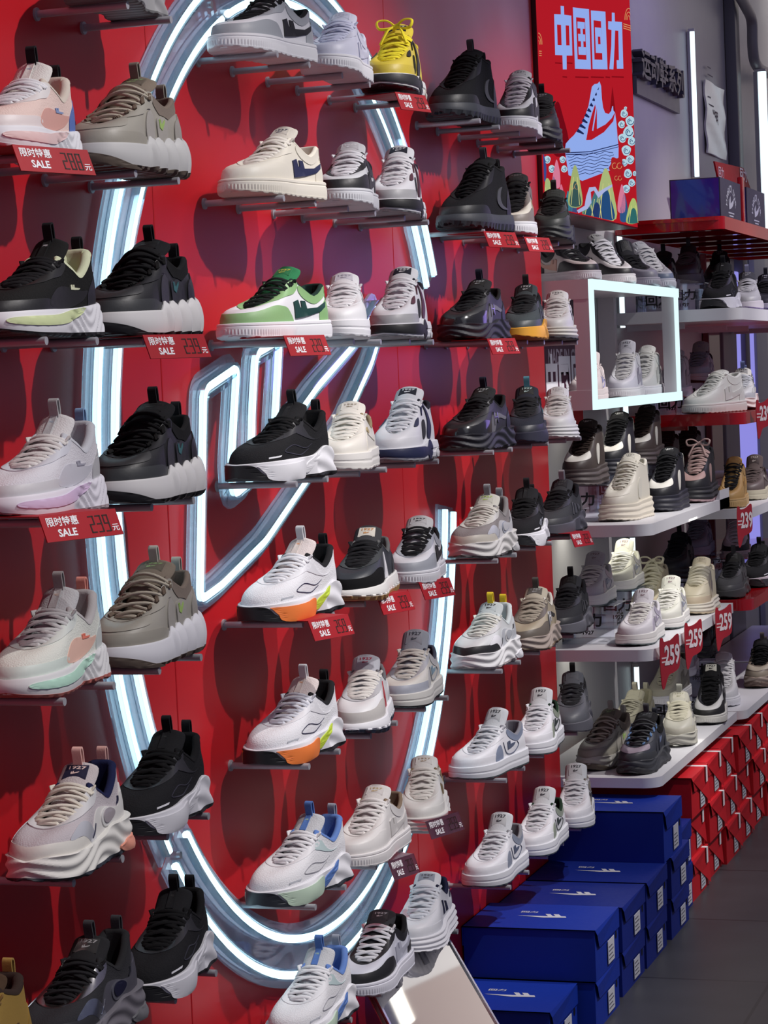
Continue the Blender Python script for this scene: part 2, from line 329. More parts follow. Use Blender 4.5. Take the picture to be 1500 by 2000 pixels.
for (x, y, r) in [(560, 740, 24), (600, 790, 30), (545, 810, 22), (590, 860, 34), (550, 900, 26), (610, 920, 26), (575, 980, 30), (600, 1040, 26), (560, 1060, 22), (130, 900, 20), (110, 940, 22), (150, 960, 16), (160, 1040, 20), (170, 1100, 20), (60, 1040, 22), (90, 1100, 22), (585, 1130, 26), (610, 1190, 22), (575, 1230, 24), (630, 1130, 14), (570, 705, 10)]:
    art('painted_wave', [(x + r * (1 + .10 * math.sin(3 * t + x)) * math.cos(t), y + r * 1.15 * math.sin(t)) for t in np.linspace(0, 2 * PI, 17)[:-1]], WAV, .0012)
    sg_ = 1 if x > 300 else -1
    for q, a0 in ((.80, 0), (.42, 2.4)):
        ou = [(x + sg_ * r * (q - .05 * t) * math.cos(t + a0), y + r * 1.1 * (q - .05 * t) * math.sin(t + a0)) for t in np.linspace(0, 4.6, 16)]; inn = [(x + sg_ * r * (q - .15 - .045 * t) * math.cos(t + a0), y + r * 1.1 * (q - .15 - .045 * t) * math.sin(t + a0)) for t in np.linspace(4.6, 0, 16)]
        art('painted_curl', ou + inn, NAV, .0018)
for (x, y, c) in ((120, 1130, (225, 130, 160)), (150, 1290, (225, 120, 150)), (200, 1310, (60, 130, 150)), (545, 1290, (225, 130, 160)), (30, 1080, (60, 80, 150)), (560, 1350, (50, 90, 140)), (470, 1400, (225, 185, 120)), (230, 1370, (70, 80, 130)), (100, 1240, (70, 100, 150))):
    art('painted_plant', [(x - 22, y + 90), (x - 26, y + 30), (x - 10, y - 60), (x + 2, y - 90), (x + 16, y - 40), (x + 24, y + 20), (x + 20, y + 90)], ink(*c), .0013, True)
art('painted_ribbon', [(250, 1370), (300, 1340), (310, 1280), (330, 1220), (370, 1216), (390, 1250), (440, 1220), (480, 1200), (480, 1216), (430, 1250), (390, 1290), (360, 1240), (340, 1250), (345, 1320), (320, 1360), (260, 1390)], ink(180, 190, 235), .0026)
for cx, cyy in ((590, 130), (2, 290)):
    for r in (26, 18, 10): art('painted_fan_line', [(cx + r * math.cos(t), cyy - r * 3.0 * math.sin(t)) for t in np.linspace(0, PI, 14)] + [(cx + (r - 3) * math.cos(t), cyy - (r * 3.0 - 5) * math.sin(t)) for t in np.linspace(PI, 0, 14)], GOLD, .0010)
    for k in range(3): art('painted_fan_line', [(cx - 34, cyy + 22 + k * 14), (cx + 22, cyy + 42 + k * 14), (cx + 22, cyy + 47 + k * 14), (cx - 34, cyy + 27 + k * 14)], GOLD, .0010)
for x0, x1, y in ((160, 190, 495), (243, 330, 497), (345, 430, 497), (440, 470, 497), (480, 560, 495), (112, 155, 405), (190, 225, 405)): art('letter_shadow', [(x0, y), (x1, y + 3), (x1, y + 12), (x0, y + 9)], ink(140, 14, 26), .0008)

# ---------------------------------------------------------------- upper right: grey wall panel, sign letters, led bars, notice, pipe
WX = -.118
p0, p1 = at_x(1247, 300, WX), at_x(1358, 300, WX)
sg = empty('wall_sign', (0, (p0.y + p1.y) / 2, 2.25), 0, 'dark grey raised characters on a grey plaque high on the far wall', 'sign')
a_, b_ = at_x(1247, 170, -.10), at_x(1330, 200, -.10); c_ = at_x(1246, 92, -.10); hgt = c_.z - a_.z
child('plaque', boxvf(-.118, -.105, a_.y, b_.y, a_.z - .02, a_.z + hgt * .30), mat((.13, .13, .15), 'paint'), sg, False)
V2, T = text2d('运动鞋系列', .30, .02); sx = (b_.y - a_.y) / (max(v[0] for v in V2) - min(v[0] for v in V2)); cyy = (a_.y + b_.y) / 2
E_ = {}
P3 = [(x * sx + cyy, y * hgt * 2.6 + a_.z + hgt * .55) for x, y in V2]
child('characters', merge([([(X_, y, z) for y, z in P3], T) for X_ in (-.085, -.118)] + [([(-.085, *P3[t[i]]), (-.085, *P3[t[(i + 1) % len(t)]]), (-.118, *P3[t[(i + 1) % len(t)]]), (-.118, *P3[t[i]])], [(0, 1, 2, 3)]) for t in T for i in range(len(t))]), mat((.085, .085, .10), 'paint'), sg, False)
def ledbar(u0, v0, u1, v1, x, r, label):
    a, b2 = at_x(u0, v0, x), at_x(u1, v1, x); yy = (a.y + b2.y) / 2; o = empty('led_bar', (x, yy, b2.z), 0, label, 'light', 'vertical led bars')
    child('led_tube', tube([(x, yy, a.z), (x, yy, b2.z)], r, 10), emit((.78, .95, 1), 1.6, 'led_bar'), o); child('channel', boxvf(x - r * 1.5 - .004, x - r * .8, yy - r * 1.4, yy + r * 1.4, b2.z, a.z), mat((.5, .5, .52), 'steel'), o, False)
    child('end_cap', boxvf(x - r * 1.5, x + r, yy - r * 1.1, yy + r * 1.1, a.z, a.z + .01), mat((.7, .7, .7), 'steel'), o, False)
ledbar(1352, 62, 1361, 345, -.10, .009, 'thin vertical led bar on the wall above the blue display boxes')
ledbar(1487, 140, 1499, 460, -.02, .018, 'thick bright vertical led bar by the right picture edge under the pipe')
ledbar(1210, 445, 1216, 640, -.105, .008, 'vertical led bar behind the sneakers standing on the glowing cube')
ledbar(1222, 790, 1228, 960, -.105, .008, 'vertical led bar just below the glowing cube')
ledbar(1236, 1050, 1240, 1200, -.105, .008, 'vertical led bar between the slanted shelf and the sneaker shelf under it')
ledbar(1243, 1302, 1248, 1440, -.105, .008, 'vertical led bar above the lowest white shelf')
# pipe
P = [at_x(u, v, -.04) for u, v in ((1432, -30), (1455, 10), (1468, 40), (1470, 90), (1475, 122), (1492, 140), (1530, 150))]
o = tag(link('wall_pipe', meshdata('pipe', *tube(cr([tuple(p) for p in P], 5, False), .022, 12)), mat((.32, .31, .33), 'paint')), 'grey bent conduit running down the wall in the upper right corner', 'pipe')
P = [at_x(u, v, -.03) for u, v in ((1463, -30), (1464, 60), (1465, 140), (1467, 420))]
tag(link('wall_duct', boxmesh('duct', -.118, -.075, P[2].y - .05, P[2].y + .05, 1.4, 3.6, .004), mat((.16, .16, .19), 'paint')), 'narrow dark vertical duct on the wall behind the bent conduit', 'duct')
# notice in a clear sleeve
a, b2, d_ = at_x(1376, 155, -.11), at_x(1412, 165, -.11), at_x(1415, 312, -.11)
nt_ = empty('wall_notice', (-.11, a.y, d_.z), 0, 'creased white paper notice in a clear sleeve taped to the wall', 'notice')
rings = [[(-.114 + .004 * math.sin(i * 1.3 + j * .8), a.y + (b2.y - a.y) * j / 8, d_.z + (a.z - d_.z) * i / 10) for j in range(9)] for i in range(11)]
child('sheet', loft(rings, False, False), mat((.62, .60, .66), 'card'), nt_)
child('clear_sleeve', loft([[(x + .007, y, z) for x, y, z in r] for r in rings], False, False), clear((1, 1, 1), .0, .35, .05), nt_)
for k in range(9): child('print_line', flat(*fillpoly([(0, 0), (.10 + .03 * math.sin(k * 2.2), 0), (.10 + .03 * math.sin(k * 2.2), .005), (0, .005)]), (-.1085, a.y + .06, d_.z + .10 + k * .028), (0, 1, 0), (0, 0, 1)), mat((.2, .18, .22), 'print'), nt_, False)
V2, T = text2d('说明', .06, .02); child('print_line', flat(V2, T, (-.1085, (a.y + b2.y) / 2, a.z - .13), (0, 1, 0), (0, 0, 1)), mat((.25, .2, .22), 'print'), nt_, False)
# curtain wall pieces right of the shelves
def slab(name, u0, u1, z0, z1, x0, x1, m, label, cat):
    y0, y1 = at_x(u0, 700, x1).y, at_x(u1, 700, x1).y; return tag(link(name, boxmesh(name, x0, x1, y0, y1, z0, z1, .003, 1), m), label, cat)
slab('shelf_upright', 1386, 1407, 0, 1.845, -.118, -.093, mat(srgb(110, 8, 20), 'gloss'), 'dark red glossy upright carrying the red rack and shelves', 'upright')
slab('grey_partition', 1414, 1440, .0, 1.95, -.118, -.096, mat((.24, .24, .27), 'paint'), 'matt grey vertical wall panel right of the red upright', 'panel')
slab('light_panel', 1442, 1474, .5, 1.80, -.118, -.095, emit((.34, .32, .92), .85, 'painted_violet_light'), 'vertical wall panel with violet light painted on as glow, beside the grey wall panel', 'light panel')  # no lamp: violet light falling on the wall is painted as emission
slab('pale_partition', 1479, 1500, .3, 1.9, -.118, -.094, mat((.45, .46, .52), 'paint'), 'pale grey vertical panel at the right picture edge', 'panel')

# ---------------------------------------------------------------- shelves
def shelf(y0, y1, x1, zt, th, m, label, name='display_shelf', x0=-.09, lip=0, group='wall shelves'):
    r = .045; pts = [(x0, y0), (x1 - r, y0)] + [(x1 - r + r * math.sin(t), y0 + r - r * math.cos(t)) for t in np.linspace(.2, PI / 2 - .2, 5)] + [(x1, y0 + r), (x1, y1), (x0, y1)]
    root = empty(name, ((x0 + x1) / 2, (y0 + y1) / 2, zt - th), 0, label, 'shelf', group)
    vf = extrude_flat(pts, (0, 0, 0), (1, 0, 0), (0, 1, 0), zt - th, zt); child('board', vf, m, root, True, 30)
    for yy in (y0 + .2, y1 - .2): child('bracket', boxvf(x0, x0 + .18, yy, yy + .012, zt - th - .018, zt - th), m, root, False)
    if lip: child('end_lip', extrude_flat([(x1 - .012, zt - th), (x1, zt - th), (x1, zt + .028), (x1 - .012, zt + .002)], (0, y1 - .16, 0), (1, 0, 0), (0, 0, 1), 0, -.16), m, root, False)
    return root
RG = mat(srgb(180, 14, 26), 'gloss'); WG = mat((.74, .74, .77), 'paint')
B1, B2, B3 = (5.875, 7.03), (7.07, 8.22), (8.26, 9.4)
shelf(*B1, .255, .39, .026, WG, 'lowest white shelf nearest the red wall, over the blue box stack')
shelf(*B1, .255, .72, .030, WG, 'white shelf nearest the red wall with clear risers and pendant price tags')
shelf(*B1, .255, 1.04, .030, WG, 'white shelf with a raised end lip holding the platform sneakers', lip=1)
shelf(*B2, .275, .385, .026, WG, 'low white shelf behind the lowest one, over the red boxes')
shelf(*B3, .30, .385, .026, WG, 'farthest low white shelf by the right picture edge')
shelf(*B2, .305, .725, .034, RG, 'glossy red shelf continuing the middle white shelf', 'red_shelf', group='red shelves')
shelf(*B3, .34, .735, .034, RG, 'glossy red shelf at the right picture edge under the black sneaker', 'red_shelf', group='red shelves')
shelf(*B2, .31, 1.000, .030, WG, 'white shelf under the tan sneaker, right of the platform sneakers')
shelf(*B3, .36, 1.010, .030, WG, 'white shelf under the brown sneaker at the right edge')
shelf(*B2, .30, 1.290, .036, RG, 'glossy red shelf under the chunky white sneaker', 'red_shelf', group='red shelves')
shelf(*B3, .31, 1.290, .036, RG, 'short glossy red shelf behind the one under the white sneaker', 'red_shelf', group='red shelves')
shelf(*B2, .30, 1.605, .036, WG, 'high white shelf behind the glowing cube under black runners')
shelf(*B3, .31, 1.605, .036, WG, 'high white shelf at the right edge under grey knit runners')
# red rack with slats
rk = empty('red_rack', (.1, 7.6, 1.845), 0, 'glossy red slatted rack carrying blue display boxes high on the wall', 'rack')
rp = rounded([Vector((-.09, 7.12, 0)), Vector((.25, 7.12, 0)), Vector((.25, 9.4, 0)), Vector((-.09, 9.4, 0))], .03, 4)
child('rim', merge([loft([[(p.x, p.y, z) for p in rp] for z in (1.845, 1.884)], True, False), loft([[(p.x * .94, 7.14 + (p.y - 7.12) * .98, z) for p in rp] for z in (1.845, 1.884)], True, False)]), RG, rk, True, 50)
child('tray', extrude_flat([(p.x * .97, p.y * .995 + .03) for p in rp], (0, 0, 0), (1, 0, 0), (0, 1, 0), 1.872, 1.879), RG, rk, False)
for k in range(7): child('slat', boxvf(-.085, .235, 7.20 + k * .32, 7.26 + k * .32, 1.848, 1.871), mat(srgb(95, 6, 14), 'gloss'), rk, False)
# glowing cube
cu = empty('glowing_cube', (0, 6.43, 1.345), 0, 'open white display cube edged with bright led strips holding white sneakers', 'display cube')
CX0, CX1, CY0, CY1, CZ0, CZ1 = -.118, .128, 5.875, 7.02, 1.335, 1.668; tt = .026
LEDC = emit((.74, .97, 1), 1.15, 'cube_led'); pk = mat((.66, .60, .62), 'paint')
child('top_panel', boxvf(CX0, CX1 - .010, CY0, CY1, CZ1 - .016, CZ1), pk, cu, False); child('bottom_panel', boxvf(CX0, CX1 - .010, CY0, CY1, CZ0, CZ0 + .018), pk, cu, False)
for z0, z1 in ((CZ0, CZ0 + .026), (CZ1 - .026, CZ1)): child('led_strip', boxvf(CX1 - .010, CX1, CY0 + .01, CY1 - .01, z0, z1), LEDC, cu, False)
for y0, y1 in ((CY0, CY0 + .016), (CY1 - .042, CY1 - .03)): child('led_strip', boxvf(CX1 - .010, CX1 + .001, y0, y1, CZ0, CZ1), LEDC, cu, False)
for y0, y1 in ((CY0, CY0 + .02), (CY1 - .03, CY1)): child('post', boxvf(CX1 - .05, CX1 - .010, y0, y1, CZ0 + .018, CZ1 - .016), pk, cu, False); child('post', boxvf(CX0, CX0 + .05, y0, y1, CZ0 + .018, CZ1 - .016), pk, cu, False)
child('side_rail', boxvf(CX0, CX1 - .01, CY0 - .001, CY0 + .014, CZ1 - .05, CZ1), pk, cu, False); child('side_rail', boxvf(CX0, CX1 - .01, CY0 - .001, CY0 + .014, CZ0, CZ0 + .05), pk, cu, False)
# poster behind the cube side
bp = empty('wall_poster', (-.119, 6.05, 1.2), 0, 'dark red made in china poster seen beneath the side of the glowing cube', 'poster')
pa, pb = at_x(1063, 590, -.117), at_x(1175, 780, -.117)
child('poster_sheet', boxvf(-.119, -.117, 5.40, 6.75, 1.36, 1.66), mat(srgb(70, 20, 50), 'card'), bp, False); child('poster_sheet', boxvf(-.119, -.1171, 5.40, 6.75, 1.25, 1.3601), mat(srgb(190, 20, 35), 'card'), bp, False)
pt = at_x(1085, 699, -.116); V2, T = text2d('MADE IN CHINA', .062, .02); child('lettering', flat(V2, T, (-.1169, pt.y + .15, pt.z), (0, 1, 0), (0, 0, 1)), mat((.42, .36, .42), 'print'), bp, False)
pt = at_x(1085, 745, -.116); V2, T = text2d('中国回力', .15, .04); child('lettering', flat(V2, T, (-.1168, pt.y + .19, pt.z - .01), (0, 1, 0), (0, 0, 1)), mat((.80, .80, .84), 'print'), bp, False)

# ---------------------------------------------------------------- display boxes and sign on the rack
def dbox(y0, y1, x0, x1, label, front):
    o = empty('display_box', ((x0 + x1) / 2, (y0 + y1) / 2, 1.8795), 0, label, 'box', 'display boxes on the red rack'); z1 = 1.8795 + .123
    child('body', boxvf(x0, x1, y0, y1, 1.8795, z1), mat((.055, .05, .075), 'card'), o, False)
    child('glossy_front', boxvf(x0 + .004, x1 - .004, y0 - .003, y0, 1.882, z1 - .003), mat(front, 'gloss'), o, False)
    pr = mat((.50, .50, .56), 'print'); cy2 = (y0 + y1) / 2; n = 'WARRIOR STAR'; prt = []
    for i, ch in enumerate(n):
        if ch == ' ': continue
        t = R(62 - 124 * i / (len(n) - 1)); V2, T = text2d(ch, .032, .02); rad = .085; ca, sa = math.cos(t), math.sin(t)
        prt.append(([(x1 + .0008, cy2 - math.sin(t) * rad + (x * ca - y * sa) * 1.0, 1.895 + math.cos(t) * rad * .95 + (x * sa + y * ca)) for x, y in V2], T))
    child('arched_name', merge(prt), pr, o, False); V2, T = fillpoly(TICK); child('logo', ([(x1 + .0008, cy2 - .04 + x * .09, 1.912 + y * .042) for x, y in V2], T), pr, o, False)
    for k, ww in enumerate((.05, .035)): child('small_print', boxvf(x1, x1 + .0008, cy2 - ww, cy2 + ww, 1.900 - k * .009, 1.904 - k * .009), pr, o, False)
dbox(7.14, 7.50, .085, .240, 'glossy dark blue display box, front one on the red rack', srgb(16, 34, 150))
dbox(7.62, 7.98, .085, .240, 'dark display box behind the first on the red rack', srgb(16, 34, 150))
tag(link('rack_post', boxmesh('post', .222, .240, 7.545, 7.585, 1.8795, 2.03, .003), RG), 'short red post between the two display boxes on the rack', 'post')
rs = empty('red_promo_card', (.25, 7.9, 1.9), 0, 'red printed card leaning behind the display boxes on the rack', 'sign')
cp = [at_x(1396, 315, .05), at_x(1452, 328, .05), at_x(1466, 368, .05), at_x(1404, 352, .05)]; cp = [Vector(p) for p in cp]
child('card', merge([([tuple(p) for p in cp] + [tuple(p - Vector((.006, 0, 0))) for p in cp] , [(0, 1, 2, 3), (4, 5, 6, 7), (0, 1, 5, 4), (1, 2, 6, 5), (2, 3, 7, 6), (3, 0, 4, 7)])]), mat(srgb(150, 20, 34), 'card'), rs, False)
child('card_foot', boxvf(.042, .049, cp[3].y + .03, cp[2].y - .02, 1.8795, cp[3].z + .02), mat(srgb(150, 20, 34), 'card'), rs, False)
V2, T = text2d('回力', .07, .02); child('lettering', ([(.052, cp[0].y + .11 + x * .8, cp[0].z - .035 + y * .6) for x, y in V2], T), mat((.55, .4, .45), 'print'), rs, False)
V2, T = text2d('回力', .10, .02); child('lettering', ([(.052, cp[2].y - .16 + x * .8, cp[2].z + .035 + y * .5) for x, y in V2], T), mat((.75, .7, .75), 'print'), rs, False)

# ---------------------------------------------------------------- shoe boxes
BC = srgb(17, 50, 156); BC2 = srgb(13, 38, 130)
def shoebox(x0, x1, y0, y1, z, h, label, group, col, red=False, top=True, name='shoe_box', rz=0):
    cx, cy2 = (x0 + x1) / 2, (y0 + y1) / 2; o = empty(name, (cx, cy2, z), 0, label, 'box', group); m = mat(col, 'card'); wt = mat((.62, .63, .68), 'print'); e = .0025
    child('body', boxvf(x0 + e, x1 - e, y0 + e, y1 - e, z, z + h - .004), m, o, False)
    lid = child('lid', merge([boxvf(x0, x1, y0, y1, z + h - .003, z + h), boxvf(x0, x0 + .002, y0, y1, z + h * .62, z + h), boxvf(x0, x1, y0, y0 + .002, z + h * .98, z + h), ([(x1, y0 + .0, z + h), (x1, y1, z + h), (x1, y1, z + h * .60), (x1, y0 + .04, z + h * .60), (x1 + .003, y0 + .02, z + h * .66), (x1 + .0035, y0 + .004, z + h * .9)], [(0, 1, 2, 3, 4, 5)])]), m, o, False)
    child('size_label', boxvf(x1, x1 + .0012, cy2 - .005, cy2 + .055, z + .012, z + h * .56), wt, o, False)
    for k in range(4): child('label_print', boxvf(x1 + .0012, x1 + .0016, cy2 + .0, cy2 + .045 - .01 * (k % 2), z + .02 + k * .009, z + .0225 + k * .009), mat((.12, .12, .14), 'print'), o, False)
    hole = [(x1 - e + .0006, y1 - .028 + .008 * math.cos(t), z + h * .5 + .009 * math.sin(t)) for t in np.linspace(0, 2 * PI, 14)[:-1]]; child('finger_hole', (hole, [tuple(range(13))]), mat((.005, .005, .01), 'print'), o, False)
    if red:
        child('side_fold', ([(x1 + .004, y0 + .004, z + h - .01), (x1 + .001, y1 - .004, z + h * .55), (x1 + .006, y1 - .01, z + h * .06), (x1 + .002, cy2, z + h * .5)], [(0, 1, 2, 3)]), m, o, False)
        child('white_stripe', merge([boxvf(x1 - .10, x1 + .0045, y1 - .055, y1 - .035, z + h, z + h + .0006), boxvf(x1 + .0036, x1 + .0048, y1 - .055, y1 - .035, z + h * .62, z + h)]), mat((.80, .78, .80), 'print'), o, False)
        if top:
            V2, T = text2d('SL', .14, .05); child('lid_print', flat(V2, T, (x1 - .15, y1 - .05, z + h + .0007), (1, 0, 0), (0, 1, 0)), mat((.85, .84, .86), 'print'), o, False)
            V2, T = text2d('1927', .04, .02); child('lid_print', flat(V2, T, (x1 - .14, y0 + .05, z + h + .0007), (1, 0, 0), (0, 1, 0)), mat((.85, .8, .8), 'print'), o, False)
    elif top:
        k_ = [(.00, .46), (.62, .46), (.52, .22), (.62, .22), (.70, .42), (.76, .42), (.68, .22), (.79, .22), (.87, .42), (.96, .42), (1.0, .56), (.55, .62)]
        V2, T = fillpoly([(x, 1 - y) for x, y in k_]); child('lid_logo', flat(V2, T, (cx - .055, cy2 - .045, z + h + .0007), (.115, 0, 0), (0, .085, 0)), wt, o, False)
        V2, T = text2d('回力', .016, .02, width=1.3); child('lid_print', flat(V2, T, (cx - .035, cy2 + .035, z + h + .0007), (1, 0, 0), (0, 1, 0)), wt, o, False)
    return o
H = .111; G1 = 'blue shoe boxes on the floor'
shoebox(.02, .262, 4.673, 4.915, 0, H, 'blue shoe box lying on the floor nearest the mirror, foremost of all', G1, BC)
shoebox(0.002, .300, 4.925, 5.16, 0, H, 'blue shoe box on the floor under the foremost tall blue box', G1, BC, top=False)
shoebox(0.002, .304, 4.924, 5.155, H + .0005, .1135, 'blue shoe box with white lid mark, front one of the upper layer', G1, BC)
for k, (a, b2, xx) in enumerate(((5.215, 5.465, .298), (5.475, 5.72, .300), (5.765, 6.0, .302))):
    w1 = ('second', 'third', 'fourth')[k]
    shoebox(.002, xx - .004, a, b2 - .003, 0, .104, 'blue shoe box on the floor beneath the %s upper blue box' % w1, G1, BC2, top=False)
    shoebox(.002, xx, a, b2, .1045, .104, 'blue shoe box in the upper layer, %s counting from the front' % w1, G1, BC2)
shoebox(-.02, .300, 5.70, 5.93, .209, .128, 'blue shoe box standing highest, tucked under the lowest white shelf', G1, BC)
shoebox(-.03, .275, 6.005, 6.17, 0, .115, 'small dark blue box on the floor beside the red boxes, lower', G1, BC2, top=False)
shoebox(-.03, .275, 6.005, 6.17, .1155, .115, 'small dark blue box beside the red boxes, upper one', G1, BC2, top=False)
RB = srgb(196, 24, 36); ordn = ['first', 'second', 'third', 'fourth', 'fifth', 'sixth', 'seventh', 'eighth']
for k in range(8):
    y0 = 6.18 + k * .245; lv = [3, 3, 3, 3, 3, 3, 2, 2][k]
    for j in range(lv):
        dx = [.0, -.008, .006][(k + j) % 3]
        shoebox(-.04 + dx, .272 + dx, y0, y0 + .24, j * .1125, .112, 'red shoe box, %s of the %s red stack behind the blue boxes' % (('bottom', 'middle', 'top')[j] if lv == 3 else ('bottom', 'top')[j], ordn[k]), 'red shoe boxes on the floor', RB, red=True, top=(j == lv - 1), name='red_shoe_box')

# ---------------------------------------------------------------- leaning foot mirror
mr_ = empty('foot_mirror', (.33, 4.4, 0), 0, 'frameless slanted foot mirror with a thin metal edge leaning at the wall', 'mirror')
mt = at_x(856, 1808, .06); y1m = 4.66; a_, c_ = Vector((.105, 0, .315)), Vector((.305, 0, .0))
ym = 4.62
mm = bpy.data.materials.new('mirror_glass'); mm.use_nodes = True; q = mm.node_tree.nodes['Principled BSDF']; q.inputs['Metallic'].default_value = 1; q.inputs['Roughness'].default_value = .03; q.inputs['Base Color'].default_value = (.75, .74, .74, 1)
MIR = [(4.05, ym)]
top_p = at_x(860, 1813, .104); yt = top_p.y
bz = .02; xb = .30
# bottom corner on the photo's ray at x = .30
bp2 = at_x(968, 2000, .285)
def mquad(off): return [(top_p.x + off, top_p.y, top_p.z), (bp2.x + off, bp2.y, bp2.z), (bp2.x + off, bp2.y - .42, bp2.z), (top_p.x + off, top_p.y - .42, top_p.z)]
dirv = (Vector(bp2) - Vector(top_p)); ext = Vector(bp2) + dirv * ((bp2.z - .004) / max(.01, (top_p.z - bp2.z)))
A_, B_ = Vector(top_p), ext; Wd = Vector((0, -.45, 0)); nn = (B_ - A_).cross(Wd).normalized(); nn = nn if nn.x > 0 else -nn
def slabvf(A, B, Wv, n, t0, t1): return [tuple(p + n * t) for t in (t0, t1) for p in (A, B, B + Wv, A + Wv)], [(0, 1, 2, 3), (7, 6, 5, 4), (0, 4, 5, 1), (1, 5, 6, 2), (2, 6, 7, 3), (3, 7, 4, 0)]
child('mirror_glass', slabvf(A_, B_, Wd, nn, -.002, .001), mm, mr_, False); child('backing', slabvf(A_, B_, Wd, nn, -.010, -.0021), mat((.3, .3, .3), 'steel'), mr_, False)
for e_ in (0, -.45): child('metal_edge', slabvf(A_ + Vector((0, e_, 0)), B_ + Vector((0, e_, 0)), Vector((0, .008, 0)), nn, -.012, .004), mat((.6, .62, .65), 'metal'), mr_, False)
# ---------------------------------------------------------------- sneaker builder
def hermite(xk, yk, x):
    xk = np.array(xk, float); yk = np.array(yk, float); m = np.gradient(yk, xk)
    x = np.clip(x, xk[0], xk[-1]); i = np.clip(np.searchsorted(xk, x) - 1, 0, len(xk) - 2); h = xk[i + 1] - xk[i]; t = (x - xk[i]) / h
    return (2 * t**3 - 3 * t**2 + 1) * yk[i] + (t**3 - 2 * t**2 + t) * h * m[i] + (-2 * t**3 + 3 * t**2) * yk[i + 1] + (t**3 - t**2) * h * m[i + 1]
BASE = dict(L=.27, W=1.0, hs=(.020, .024, .027, .030), spring=.007, sole='cup', thr=(.735, .050), tw=(.014, .023), colf=(.44, .098), ank=(.25, .072), heel=(.035, .092),
            colw=.028, toeh=.036, ton=(.36, .122), tonw=.027, laces=6, lacer=.0033, laceflat=.42, rope=False, lo=.16)
